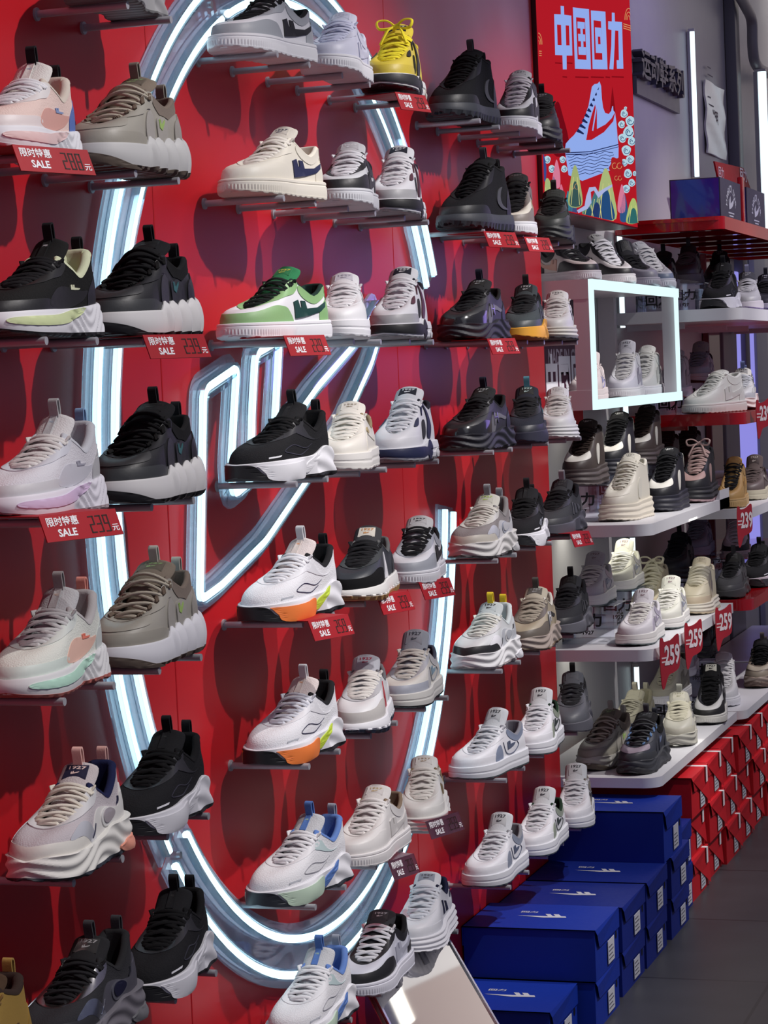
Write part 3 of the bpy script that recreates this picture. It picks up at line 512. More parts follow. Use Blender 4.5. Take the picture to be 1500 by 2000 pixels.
class Shape:
    def __init__(s, st):
        s.p = p = dict(BASE); p.update(st); L, W = p['L'], p['W']
        t = np.concatenate([1 - .28 * (1 - np.cos(np.linspace(0, PI / 2, 60))), np.linspace(.72, .12, 80)[1:-1], .12 * np.cos(np.linspace(0, PI / 2, 50))])
        wm = hermite([.1, .2, .3, .42, .55, .65, .73], [.0315, .033, .0335, .034, .0385, .0435, .0455], t)
        wd = np.where(t > .72, .0455 * np.sqrt(np.clip(1 - ((t - .72) / .28) ** 2.3, 0, 1)), np.where(t < .12, .0318 * np.sqrt(np.clip(1 - ((.12 - t) / .12) ** 2.2, 0, 1)), wm)) * W
        x = (t - .5) * L; y = wd * L / .27
        al = np.concatenate([[0], np.cumsum(np.hypot(np.diff(x), np.diff(y)))]); s.half = al[-1]; s.oa, s.ox, s.oy = al / al[-1], x, y
        A = np.linspace(-1, 1, 257); S = np.linspace(0, 1, 41); s.G = s._upper(A[:, None], S[None, :])
        s.GN = s._nrm(s.G)
        Q = np.linspace(0, 1, 17); s.Q = s._sole(A[:, None], Q[None, :]); s.QN = s._nrm(s.Q)
    def _nrm(s, G):
        da = np.gradient(G, axis=0); ds = np.gradient(G, axis=1); da[0] = da[-1] = (G[1] - G[-2])
        n = np.cross(da, ds); n /= np.linalg.norm(n, axis=2, keepdims=True) + 1e-12
        c = G.mean(axis=(0, 1)); sgn = np.sign(((G[:, :8] - c) * n[:, :8]).sum()); return n * sgn
    def base(s, a, off=0):
        a = (np.asarray(a, float) + 1) % 2 - 1; m = np.abs(a); sg = np.where(a < 0, -1, 1)
        f = lambda q: (np.interp(q, s.oa, s.ox), np.interp(q, s.oa, s.oy))
        x, y = f(m); e = .006; x1, y1 = f(np.minimum(m + e, 1)); x0, y0 = f(np.maximum(m - e, 0))
        y0 = np.where(m < e, -y0, y0); y1 = np.where(m > 1 - e, -y1 * .5, y1)
        dx, dy = x1 - x0, y1 - y0; q = np.hypot(dx, dy) + 1e-9; nx, ny = dy / q, -dx / q
        nx = np.where(m < .004, 1, nx); ny = np.where(m < .004, 0, ny); nx = np.where(m > .996, -1, nx); ny = np.where(m > .996, 0, ny)
        X = x + nx * off; Y = (y + ny * off) * sg
        return X, Y + .007 * ((X / s.p['L']) ** 2 * 2 - .1) * -1, nx, ny * sg
    def hs(s, m):
        p = s.p; z = hermite([0, .3, .65, 1], p['hs'], m); k = p['sole']
        if k == 'bubble': z = z + .013 * s.lobe(m) * (m > .4)
        if k == 'runner': z = z + .012 * np.exp(-((m - .8) / .09) ** 2)
        if k == 'dad': z = z + .006 * np.exp(-((m - .68) / .07) ** 2) + .004 * np.exp(-((m - .1) / .1) ** 2)
        if k == 'retro4': z = z + .006 * np.exp(-((m - .6) / .05) ** 2)
        return z
    def lobe(s, m): return np.clip(np.abs(np.sin(PI * (m - .40) / .115)), 0, 1) ** .6 * np.clip((m - .4) / .04, 0, 1) * np.clip((1.02 - m) / .05, 0, 1)
    def zb(s, m):
        return s.p['spring'] * np.clip(1 - m / .33, 0, 1) ** 2 + (.008 if s.p['sole'] in ('runner', 'dad', 'knit') else .002) * np.clip((m - .86) / .14, 0, 1) ** 2
    def _sole(s, a, l):
        a = a + 0 * l; l = l + 0 * a; m = np.abs((a + 1) % 2 - 1); k = s.p['sole']
        o = .0045 + .0012 * np.sin(PI * l)
        if k == 'cup':
            o = o - .0012 * (np.abs(l - .82) < .05) + .0007 * np.sign(np.sin(m * 2 * PI * 64)) * (l > .2) * (l < .62) * ((m < .5) | (m > .9))
        elif k == 'plain': o = o - .0010 * (np.abs(l - .55) < .07)
        elif k == 'platform': o = .006 + .0018 * np.cos(l * 2 * PI * 3) * (l < .9) + .004 * (1 - l)
        elif k == 'runner':
            o = .004 + .0065 * np.clip((m - .62) / .3, 0, 1) * (1 - l) ** .6 - .005 * np.exp(-((m - .58) / .07) ** 2) * (1 - l) + .004 * np.exp(-((m - .36) / .12) ** 2) * np.sin(PI * l) ** .7 + .002 * np.sin((l * 3 + m * 9) * PI) * (m > .68)
        elif k == 'knit':
            o = .003 + .009 * np.clip((m - .66) / .3, 0, 1) * (1 - l) ** .5 - .005 * np.exp(-((m - .6) / .06) ** 2) * (1 - l) + .0012 * np.sin((l * 2.6 + 3 * np.exp(-((m - .76) / .1) ** 2)) * 2 * PI) * np.clip((m - .5) / .15, 0, 1) + .003 * np.sin(PI * l) * (m < .6)
        elif k == 'bubble':
            o = .003 + .012 * s.lobe(m) * np.sin(PI * np.clip(l * .9 + .1, 0, 1)) ** .6 + .003 * np.sin(PI * l) * (m < .42)
        elif k == 'dad':
            o = .004 + .0045 * np.clip((m - .3) / .5, 0, 1) + .0017 * np.sin(2 * PI * (l * 2.2 + .9 * np.sin(m * 9))) + .006 * np.clip((m - .8) / .2, 0, 1) * (1 - l)
        elif k == 'lug': o = .004 + .003 * np.sin(PI * l) + .0016 * np.sign(np.sin(m * 2 * PI * 14)) * (l < .45)
        elif k == 'retro4': o = .0045 + .0025 * np.sin(PI * l) - .002 * (np.abs(l - .5) < .08) * (m > .62)
        x, y, nx, ny = s.base(a, 0); x = x + nx * o; y = y + ny * o
        z0 = s.zb(m); z1 = s.hs(m); z = z0 + (z1 - z0) * l
        # upper ball-foot spring keeps the toe lifted a little
        return np.stack([x, y, z], -1)
    def _upper(s, a, q):
        p = s.p; L = p['L']; a = a + 0 * q; q = q + 0 * a; m = np.abs((a + 1) % 2 - 1); sg = np.where(a < 0, -1, 1)
        bx, by, nx, ny = s.base(a, -.0015); bz = s.hs(m) - .006
        ks = [0, .07, .28, .5, .62, .75, .89, 1]
        tt, tz = p['thr']; cf, cz = p['colf']; at, az = p['ank']; ht, hz = p['heel']; w0, w1 = p['tw']; cw = p['colw']
        tx = hermite(ks, [tt, tt - .012, tt - (tt - cf) * .52, cf, cf - (cf - at) * .5, at - .01, ht + .055, ht], m)
        ty = hermite(ks, [0, w0, (w0 + w1) / 2 + .002, w1 + .002, cw, cw + .002, cw * .78, 0], m) * p['W']
        ty = np.where(m > .89, cw * .78 * p['W'] * np.sqrt(np.clip(1 - ((m - .89) / .11) ** 2.2, 0, 1)), ty)
        ty = np.where(m < .07, w0 * p['W'] * np.sqrt(np.clip(1 - (1 - m / .07) ** 2, 0, 1)), ty)
        slope = (cz - tz)
        Tz = hermite(ks, [tz, tz + slope * .10, tz + slope * .52, cz, cz - (cz - az) * .55, az, hz - (hz - az) * .18, hz], m)
        Tx = (tx - .5) * L; Ty = ty * sg + .007 * ((Tx / L) ** 2 * 2 - .1) * -1
        hx, hy = bx - Tx, by - Ty
        k = hermite([0, .25, .5, .75, 1], [.52, .42, .28, .04, -.08], m); d = hermite([0, .25, .5, .8, 1], [.0035, .010, .024, .022, .028], m)
        h1 = hermite([0, .2, .4, .7, 1], [p['toeh'], p['toeh'] * .93, .036, .034, .030], m) * 1.15
        out = hermite([0, .3, .6, .9, 1], [.003, .002, .001, .003, .004], m)
        P0 = (bx, by, bz); P1 = (bx + nx * out, by + ny * out, bz + h1); P2 = (Tx + hx * k, Ty + hy * k, Tz - d); P3 = (Tx, Ty, Tz); u = 1 - q
        c = [u**3 * P0[i] + 3 * u * u * q * P1[i] + 3 * u * q * q * P2[i] + q**3 * P3[i] for i in range(3)]
        return np.stack(c, -1)
    def look(s, G, a, q):
        na, nq = G.shape[0] - 1, G.shape[1] - 1; a = ((np.asarray(a, float) + 1) % 2) / 2 * na; q = np.clip(np.asarray(q, float), 0, 1) * nq
        i = np.clip(a.astype(int), 0, na - 1); j = np.clip(q.astype(int), 0, nq - 1); fa = (a - i)[:, None]; fq = (q - j)[:, None]
        return G[i, j] * (1 - fa) * (1 - fq) + G[i + 1, j] * fa * (1 - fq) + G[i, j + 1] * (1 - fa) * fq + G[i + 1, j + 1] * fa * fq
    def at(s, surf, V2, off):
        V2 = np.array(V2, float)
        if surf == 'T':
            P, N = s.tongue_pt(V2[:, 0], V2[:, 1]); return P + N * off
        G, N = (s.G, s.GN) if surf == 'U' else (s.Q, s.QN)
        return s.look(G, V2[:, 0], V2[:, 1]) + s.look(N, V2[:, 0], V2[:, 1]) * off
    def panel(s, surf, pts, off, smooth=True, mirror=False, n=5):
        st = (.03, .10) if surf != 'T' else (.2, .08)
        poly = cr(pts, n) if smooth else np.array(pts, float); out = []
        for sgn in ((1, -1) if mirror else (1,)):
            V2, T = fillpoly([(x * sgn, y) for x, y in poly], st)
            top = s.at(surf, V2, off); bot = s.at(surf, V2, -.0004); m = len(V2); V = list(top); Fc = list(T); E = set(); idx = {}
            for t in T:
                for i in range(len(t)): E.add((t[i], t[(i + 1) % len(t)]))
            for (a, b) in list(E):
                if (b, a) not in E:
                    for c in (a, b):
                        if c not in idx: idx[c] = len(V); V.append(bot[c])
                    Fc.append((a, b, idx[b], idx[a]))
            out.append((V, Fc))
        return out
    def stripe(s, surf, path, wd, off, mirror=False, n=6):
        """a raised line of width wd metres along a path in surface coordinates"""
        P = cr(path, n, False); sc2 = np.array([s.half, .075 if surf == 'U' else .03]) if surf != 'T' else np.array([.028, .1])
        M = P * sc2; d = np.gradient(M, axis=0); d /= np.linalg.norm(d, axis=1, keepdims=True) + 1e-9; nn = np.stack([-d[:, 1], d[:, 0]], 1) * wd / 2
        prof = np.sin(np.linspace(.15, PI - .15, len(M)))[:, None] ** .5
        a, b = (M + nn * prof) / sc2, (M - nn * prof) / sc2; out = []
        for sgn in ((1, -1) if mirror else (1,)):
            f = np.array([sgn, 1]); A1, B1 = s.at(surf, a * f, off), s.at(surf, b * f, off); A0, B0 = s.at(surf, a * f, -.0003), s.at(surf, b * f, -.0003)
            out.append(loft([[A0[i], A1[i], B1[i], B0[i]] for i in range(len(M))], False, False))
        return out
    def logo(s, surf, poly, a0, q0, da, dq, off, mirror=False):
        return s.panel(surf, [(a0 + x * da, q0 + y * dq) for x, y in poly], off, False, mirror)
    # base meshes
    def upper_mesh(s):
        A = np.linspace(-1, 1, 129)[:-1]; S = np.linspace(0, 1, 19); G = s._upper(A[:, None], S[None, :])
        return loft([G[:, j] for j in range(len(S))], True, False)
    def _cap(s, Fc, base, n, flip):
        for i in range(1, n // 2): 
            a, b, c, d = base + i - 1, base + i, base + (n - i) % n, base + (n - i + 1) % n
            if i == 1: Fc.append((a, b, c))
            else: Fc.append((a, b, c, d))
        Fc.append((base + n // 2 - 1, base + n // 2, base + n // 2 + 1))
    def ringcap(s, rings):
        V, Fc = loft(rings, True, False); n = len(rings[0]); s._cap(Fc, 0, n, True); s._cap(Fc, (len(rings) - 1) * n, n, False); return V, Fc
    def sole_mesh(s):
        A = (np.arange(256) / 256 * 2) - 0.0; A = (A + 1e-9); A = np.where(A >= 1, A - 2, A); lo = s.p['lo']; Lv = np.linspace(lo, 1, 15)
        G = s._sole(A[:, None], Lv[None, :]); rings = [G[:, j] for j in range(15)]
        m = np.abs(A); 
        for off, dz in ((.0022, .0012), (-.004, .0005), (-.010, -.002)):
            x, y, _, _ = s.base(A, off); rings.append(np.stack([x, y, s.hs(m) + dz], -1))
        return s.ringcap(rings)
    def outsole_mesh(s):
        N = 256; A = np.arange(N) / N * 2; A = np.where(A >= 1, A - 2, A); lo = s.p['lo']; m = np.abs(A); rings = []
        for off, l, dz in ((-.012, 0, .0), (-.003, 0, 0), (.0004, .06, 0), (.0008, lo, 0), (-.004, lo, .001)):
            G = s._sole(A, np.full(N, l)); x, y, nx, ny = s.base(A, 0); G = G.copy(); G[:, 0] += nx * off; G[:, 1] += ny * off; G[:, 2] += dz
            if l < lo: G[:, 2] += (.004 if s.p['sole'] in ('lug', 'bubble') else .0012) * (np.sin(m * 2 * PI * 15) > .2) 
            rings.append(G)
        return s.ringcap(rings)
    def lining_mesh(s):
        r = s.p.get('pad', .0042); Am = np.concatenate([np.linspace(.44, 1, 34), np.linspace(-1, -.44, 34)[1:]])
        P = s.look(s.G, np.clip(Am, -.9999, .9999), np.ones(len(Am))); c = np.array([(s.p['ank'][0] + .03 - .5) * s.p['L'], 0, 0])
        x = P[:, 0]; y = P[:, 1]; t = np.gradient(P[:, :2], axis=0); nrm = np.stack([t[:, 1], -t[:, 0]], 1); nrm /= np.linalg.norm(nrm, axis=1, keepdims=True)
        if (nrm[30] @ (P[30, :2] - c[:2])) > 0: nrm = -nrm
        fade = np.clip((np.abs(Am) - .44) / .06, .25, 1); rr = r * fade; rings = []
        for ph in np.linspace(0, PI, 7):
            q = P.copy(); q[:, :2] += nrm * (rr * (1 - math.cos(ph)) - .0006)[:, None]; q[:, 2] += rr * math.sin(ph) * 1.0 - .0005; rings.append(q)
        last = rings[-1]; hz = s.p['hs'][3]
        for f in (.35, .7, 1):
            q = last.copy(); q[:, 2] = last[:, 2] * (1 - f) + (hz + .002) * f; q[:, :2] += nrm * .002 * f; rings.append(q)
        V, Fc = loft(rings, False, False); n = len(P); b = (len(rings) - 1) * n; h = n // 2
        for i in range(h): Fc.append((b + i, b + i + 1, b + n - 2 - i, b + n - 1 - i))
        return V, Fc
    def tongue_path(s, v):
        p = s.p; L = p['L']; tt, tz = p['thr']; cf, cz = p['colf']; nt, nz = p['ton']
        X = hermite([0, .12, .35, .7, .92, 1], [tt + .03, tt - .03, tt - (tt - cf) * .45, cf + .0, nt + .012, nt], v); Z = hermite([0, .12, .35, .7, .92, 1], [tz - .014, tz - .001, tz + (cz - tz) * .46, cz + .0045, nz - .006, nz], v)
        return (X - .5) * L, Z
    def tongue_pt(s, u, v):
        u = np.asarray(u, float); v = np.asarray(v, float); x, z = s.tongue_path(v); x1, z1 = s.tongue_path(np.clip(v + .01, 0, 1)); x0, z0 = s.tongue_path(np.clip(v - .01, 0, 1))
        tx, tz = x1 - x0, z1 - z0; q = np.hypot(tx, tz) + 1e-9; tx, tz = tx / q, tz / q; nx, nz = -tz * -1, tx * -1   # normal points up and forward
        wv = hermite([0, .1, .4, .8, 1], [.008, .014, .021, 1.0 * s.p['tonw'], s.p['tonw'] * .95], v) * s.p['W']
        wv = wv * np.where(v > .9, np.sqrt(np.clip(1 - ((v - .9) / .1) ** 2.4 * .55, 0, 1)), 1)
        th = hermite([0, .3, .8, 1], [.001, .0022, s.p.get('tth', .0042), s.p.get('tth', .0042) * .7], v)
        arch = .007 * u * u + th * (np.abs(u) ** 6)
        P = np.stack([x + nx * (th - arch), wv * u - .0004, z + nz * (th - arch)], -1)
        return P, np.stack([nx, 0 * nx, nz], -1)
    def tongue_mesh(s):
        rings = []; U = np.linspace(-1, 1, 15)
        for v in np.concatenate([np.linspace(0, .9, 20), [.94, .97, 1.0]]):
            Pf, N = s.tongue_pt(U, np.full(15, v)); th = float(hermite([0, .3, .8, 1], [.001, .0022, s.p.get('tth', .0042), .003], np.array(v)))
            Pb = Pf[::-1] - N[::-1] * (2 * th) * (1 - np.abs(U[::-1, None]) ** 6 * .9); rings.append(np.concatenate([Pf, Pb]))
        return loft(rings)
    def lace_mesh(s):
        p = s.p; n = p['laces']; parts = []; r = p['lacer']; fl = p['laceflat']
        def eye(k, sg):
            a = (.055 + (.47 - .055) * k / (n - 1)) * sg; return s.at('U', [(a, .90)], .0012)[0]
        def strap(A, B, h, k):
            v = .13 + .57 * (k) / (n - 1); Cc, N = s.tongue_pt(np.array([0.]), np.array([min(.95, v)])); N = N[0]; mid = (A + B) / 2; up = max(0.0, float((Cc[0] - mid) @ N)) + h; pts = []
            for t in np.linspace(-.06, 1.06, 11):
                pts.append(A * (1 - t) + B * t + N * (up * (1 - (2 * t - 1) ** 2) ** .8 if 0 < t < 1 else -.0025))
            pts[1] = pts[1] + N * .001
            return tube(pts, r, 8, fl, Vector(N))
        for k in range(n):
            A, B = eye(k, 1), eye(k, -1)
            if k < n - 1:
                A2, B2 = eye(k + .68, 1), eye(k + .68, -1)
                parts.append(strap(A, B2, r * fl * 1.2 + .0012, k + .3)); parts.append(strap(B, A2, r * fl * 2.6 + .0012, k + .3))
            else: parts.append(strap(A, B, r * fl * 2 + .002, k))
            if k == 0: parts.append(strap(A, B, r * fl + .001, k))
        if p.get('bow'):
            Cc, N = s.tongue_pt(np.array([0.]), np.array([.74])); c = Vector(Cc[0]) + Vector(N[0]) * .008
            for sg in (1, -1):
                parts.append(tube([c + Vector(v) for v in cr([(0, 0, 0), (.006, sg * .016, .012), (.012, sg * .034, .010), (.016, sg * .030, -.004), (.010, sg * .012, -.004), (.001, 0, .001)], 5, False)], r, 8, .6))
                parts.append(tube([c + Vector(v) for v in cr([(0, 0, 0), (.012, sg * .012, -.006), (.024, sg * .020, -.022), (.030, sg * .026, -.036)], 5, False)], r, 8, .6))
            parts.append(tube([c + Vector((0, -.006, -.003)), c + Vector((.003, 0, 0)), c + Vector((0, .006, .003))], r * 1.6, 8, 1))
        elif p.get('ends', True):
            for sg in (1, -1):       # lace ends tucked down over the sides of the collar
                A = Vector(eye(n - 1, sg)); parts.append(tube([A, A + Vector((-.004, sg * .004, .006)), A + Vector((-.010, sg * .0015, .006)), A + Vector((-.016, -sg * .004, -.002))], r, 8, .6))
        return merge(parts)
    def loop_mesh(s, P, d, wd=.0065, ln=.022, t=.0011, lean=0.):
        """folded ribbon loop standing at P, opening along direction d (x only)"""
        pts = [P + Vector((-.0020 * d, 0, -.014)), P + Vector((-.0025 * d, 0, .0)), P + Vector((-.0040 * d + lean, 0, ln * .75)), P + Vector((-.001 * d + lean, 0, ln)), P + Vector((.004 * d + lean, 0, ln * .8)), P + Vector((.0048 * d, 0, .0)), P + Vector((.0040 * d, 0, -.012))]
        pts = [Vector(q) for q in cr([tuple(q) for q in pts], 4, False)]; rings = []
        for i, q in enumerate(pts):
            a = pts[max(i - 1, 0)]; b = pts[min(i + 1, len(pts) - 1)]; tt = (b - a).normalized(); n = Vector((tt.z, 0, -tt.x)) * t
            rings.append([q + n + Vector((0, wd, 0)), q + n - Vector((0, wd, 0)), q - n - Vector((0, wd, 0)), q - n + Vector((0, wd, 0))])
        return loft(rings)
    def heel_point(s): return Vector(s.look(s.G, np.array([.9999]), np.array([1.]))[0])
    def tongue_top(s):
        P, N = s.tongue_pt(np.array([0.]), np.array([.97])); return Vector(P[0])

# panel outlines in (a, s): a runs 0 at the toe to 1 at the heel, s from the sole up to the opening
GUARD = [(-.50, .0), (-.44, .26), (-.36, .36), (-.27, .42), (-.14, .30), (0, .27), (.14, .30), (.27, .42), (.36, .36), (.44, .26), (.50, .0), (.3, -.0), (0, -.0), (-.3, .0)]
GUARDS = [(-.46, .0), (-.36, .20), (-.2, .26), (0, .27), (.2, .26), (.36, .20), (.46, .0), (.2, 0), (-.2, 0)]
VAMP = [(-.22, .42), (-.12, .36), (0, .34), (.12, .36), (.22, .42), (.18, .72), (.08, .8), (0, .82), (-.08, .8), (-.18, .72)]
EYEST = [(.0, .80), (.10, .76), (.22, .66), (.36, .60), (.47, .60), (.52, .72), (.545, .985), (.45, .99), (.2, .99), (.06, .99), (0, .99), (-.06, .99), (-.2, .99), (-.45, .99), (-.545, .985), (-.52, .72), (-.47, .60), (-.36, .60), (-.22, .66), (-.10, .76)]
HEELC = [(.80, .0), (.78, .25), (.82, .48), (.90, .62), (1.0, .66), (1.10, .62), (1.18, .48), (1.22, .25), (1.20, .0), (1.0, .0)]
HEELT = [(.93, .60), (.92, .97), (1.0, .99), (1.08, .97), (1.07, .60), (1.0, .56)]
COLL = [(.56, .80), (.66, .66), (.80, .70), (.92, .74), (1.0, .76), (1.08, .74), (1.2, .70), (1.34, .66), (1.44, .80), (1.42, .99), (1.2, .99), (1.0, .99), (.8, .99), (.58, .99)]
QUART = [(.50, .10), (.47, .40), (.52, .62), (.64, .66), (.74, .56), (.80, .36), (.80, .08), (.65, .06)]
STR1 = [(.55, .16), (.60, .16), (.555, .58), (.51, .56)]
STR2 = [(.64, .16), (.69, .16), (.65, .58), (.605, .58)]
STR3 = [(.68, .20), (.72, .20), (.66, .66), (.62, .66)]
WAVE = [(.30, .10), (.36, .26), (.44, .30), (.52, .18), (.60, .30), (.68, .46), (.80, .52)]
CURV = [(.30, .16), (.40, .34), (.52, .30), (.60, .20), (.52, .10)]
S = {}
# each style: shape settings + list of surface parts (part name, surface, kind, geometry, offset, colour role)
S['court'] = dict(shape=dict(sole='cup', hs=(.026, .027, .029, .032)), parts=[
    ('toe_cap', 'U', 'c', GUARD, .0011, 'toe'), ('eyestay', 'U', 'c', EYEST, .0014, 'eyestay'), ('heel_counter', 'U', 'c', HEELC, .0012, 'heel'), ('heel_tab', 'U', 'c', HEELT, .0017, 'tab'),
    ('collar_panel', 'U', 'c', COLL, .0013, 'eyestay'), ('logo', 'U', 'logo', (TICK, .50, .10, .37, .50), .0023, 'logo')], label=True)
S['courtb'] = dict(shape=dict(sole='plain', hs=(.030, .031, .033, .036), ton=(.35, .135)), parts=[
    ('toe_cap', 'U', 'c', GUARDS, .0010, 'toe'), ('eyestay', 'U', 'c', EYEST, .0014, 'eyestay'), ('side_patch', 'U', 'm', [(.33, .06), (.34, .30), (.38, .42), (.43, .38), (.47, .06)], .0016, 'heel'),
    ('collar_panel', 'U', 'c', COLL, .0013, 'heel'), ('seam_line', 'U', 's', [(.48, .45), (.54, .14), (.66, .10), (.74, .30), (.73, .60)], .0018, 'seam'),
    ('logo', 'U', 'logo', (TICK, .56, .22, .13, .34), .0021, 'logo')], label=True)
S['hcourt'] = dict(shape=dict(sole='cup', hs=(.028, .029, .031, .034), colf=(.42, .128), ank=(.24, .112), heel=(.06, .126), ton=(.33, .150), laces=7, toeh=.034), parts=S['court']['parts'], label=True)
S['skate'] = dict(shape=dict(sole='plain', hs=(.032, .032, .034, .038), heel=(.035, .094), thr=(.72, .054)), parts=[
    ('seam_line', 'U', 's', [(0.34, .0), (.36, .3), (.46, .42), (.62, .40), (.78, .22)], .0012, 'seam'), ('eyestay', 'U', 'c', EYEST, .0013, 'eyestay'),
    ('badge', 'U', 'm', [(.50, .50), (.54, .66), (.60, .62), (.57, .46)], .002, 'logo'), ('heel_tab', 'U', 'c', HEELT, .0016, 'tab')], label=True, hloop=True)
S['stripes'] = dict(shape=dict(sole='platform', hs=(.030, .030, .034, .040), thr=(.73, .052)), parts=[
    ('toe_cap', 'U', 'c', GUARDS, .0010, 'toe'), ('eyestay', 'U', 'c', EYEST, .0013, 'eyestay'), ('stripe', 'U', 'mp', STR1, .0018, 'logo', 1), ('stripe', 'U', 'mp', STR2, .0018, 'logo', 1), ('heel_counter', 'U', 'c', HEELC, .0011, 'heel'),
    ('heel_logo', 'U', 'mp', [(.80, .55), (.83, .55), (.85, .75), (.82, .75)], .0018, 'logo', 1)], label=True)
S['runner'] = dict(shape=dict(sole='runner', hs=(.030, .034, .036, .044), spring=.010, thr=(.70, .062), colf=(.42, .100), ank=(.25, .078), heel=(.02, .108), ton=(.33, .128), toeh=.030, colw=.030, pad=.006, laces=6), parts=[
    ('toe_rubber', 'S', 'c', [(-.21, .0), (-.20, .6), (-.14, .9), (0, .97), (.05, .94), (.09, .8), (.12, .45), (.17, .0), (0, 0)], .0018, 'outsole'),
    ('side_panel', 'S', 'm', [(.18, .04), (.14, .40), (.11, .74), (.11, .84), (.25, .80), (.42, .82), (.53, .86), (.55, .5), (.54, .06), (.4, .04)], .0022, 'accent'),
    ('arch_panel', 'S', 'm', [(.56, .30), (.57, .70), (.68, .97), (.74, .97), (.66, .62), (.60, .30)], .0018, 'accent2'),
    ('overlay_line', 'U', 's', [(.62, .20), (.52, .10), (.36, .16), (.30, .24), (.40, .30), (.58, .22), (.66, .34)], .0010, 'seam'),
    ('overlay', 'U', 'm', [(.46, .58), (.60, .52), (.76, .50), (.64, .62), (.56, .82), (.50, .92), (.46, .8)], .0010, 'overlay'),
    ('toe_mark', 'U', 'p', [(.17, .13), (.26, .13), (.27, .16), (.17, .165)], .0011, 'mark'), ('eyestay', 'U', 'c', EYEST, .0010, 'eyestay')], label=False, strap=True, hloop=True, tloop=True)
S['knit'] = dict(shape=dict(sole='knit', hs=(.030, .034, .038, .050), spring=.012, thr=(.70, .064), colf=(.42, .102), ank=(.26, .080), heel=(.02, .116), ton=(.33, .132), toeh=.030, colw=.031, pad=.007, laces=6), parts=[
    ('mudguard', 'U', 'c', GUARDS, .0008, 'toe'), ('midsole_band', 'S', 'm', [(.12, .45), (.12, .75), (.4, .82), (.6, .98), (.72, .98), (.6, .62), (.42, .46)], .0016, 'accent'),
    ('side_panel', 'U', 'm', [(.36, .12), (.44, .34), (.62, .46), (.78, .40), (.72, .16), (.55, .06)], .0009, 'accent2'), ('eyestay', 'U', 'c', EYEST, .0013, 'eyestay'),
    ('heel_counter', 'U', 'c', HEELC, .0010, 'heel'), ('logo', 'U', 'logo', (TICK, .60, .40, .10, .20), .0018, 'logo')], label=False, strap=True, hloop=True, tloop=True)
S['bubble'] = dict(shape=dict(sole='bubble', hs=(.034, .036, .040, .050), spring=.010, W=1.06, thr=(.74, .066), colf=(.46, .118), ank=(.27, .098), heel=(.05, .118), ton=(.36, .142), toeh=.034, tth=.006, tw=(.017, .026), tonw=.030, laces=5, lacer=.0026, laceflat=1, ends=False), parts=[
    ('toe_rubber', 'S', 'c', [(-.20, .0), (-.18, .3), (-.1, .5), (0, .55), (.1, .45), (.2, .22), (.30, .0), (0, 0)], .0016, 'outsole'),
    ('toe_cap', 'U', 'c', GUARDS, .0016, 'toe'), ('vamp_panel', 'U', 'c', VAMP, .0012, 'vamp'), ('eyestay', 'U', 'c', [(x, y - .04 if y < .9 else y) for x, y in EYEST], .0020, 'eyestay'),
    ('side_overlay', 'U', 'm', [(.44, .0), (.42, .34), (.50, .56), (.54, .40), (.53, .0)], .0022, 'overlay'), ('side_overlay', 'U', 'm', [(.60, .0), (.58, .40), (.66, .60), (.70, .44), (.68, .0)], .0022, 'overlay'),
    ('heel_counter', 'U', 'c', HEELC, .0020, 'heel'), ('collar_panel', 'U', 'c', COLL, .0012, 'collar'), ('logo', 'U', 'logo', (TICK, .60, .26, .07, .26), .0032, 'logo')], label=True, hloop=True, tloop=True, toggles=True)
S['dad'] = dict(shape=dict(sole='dad', hs=(.032, .036, .040, .052), spring=.010, W=1.03, thr=(.72, .066), colf=(.44, .104), ank=(.27, .082), heel=(.03, .118), ton=(.35, .132), toeh=.033, pad=.006, laces=6, lacer=.0028, laceflat=.8), parts=[
    ('toe_cap', 'U', 'c', GUARDS, .0014, 'toe'), ('toe_overlay', 'U', 'm', [(.20, .26), (.30, .24), (.42, .04), (.50, .04), (.40, .34), (.30, .50), (.24, .44)], .0016, 'overlay2'),
    ('eyestay', 'U', 'c', EYEST, .0018, 'eyestay'), ('side_overlay', 'U', 'm', [(.46, .06), (.48, .30), (.54, .52), (.62, .60), (.74, .52), (.80, .36), (.84, .60), (.90, .66), (.88, .10), (.78, .04), (.6, .02)], .0015, 'overlay'),
    ('badge_ring', 'U', 'm', [(.66 + .085 * math.cos(t), .30 + .23 * math.sin(t)) for t in np.linspace(0, 2 * PI, 15)[:-1]], .0030, 'ring'),
    ('badge', 'U', 'm', [(.66 + .066 * math.cos(t), .30 + .18 * math.sin(t)) for t in np.linspace(0, 2 * PI, 15)[:-1]], .0044, 'badge'),
    ('side_mark', 'U', 's', [(.43, .10), (.47, .16), (.49, .26)], .0026, 'logo', 2), ('side_mark', 'U', 's', [(.79, .46), (.81, .52), (.82, .62)], .0026, 'logo', 2),
    ('heel_cushion', 'S', 'm', [(.76, .10), (.74, .34), (.90, .42), (.92, .10)], .0030, 'accent')], label=True, hloop=True, tloop=True)
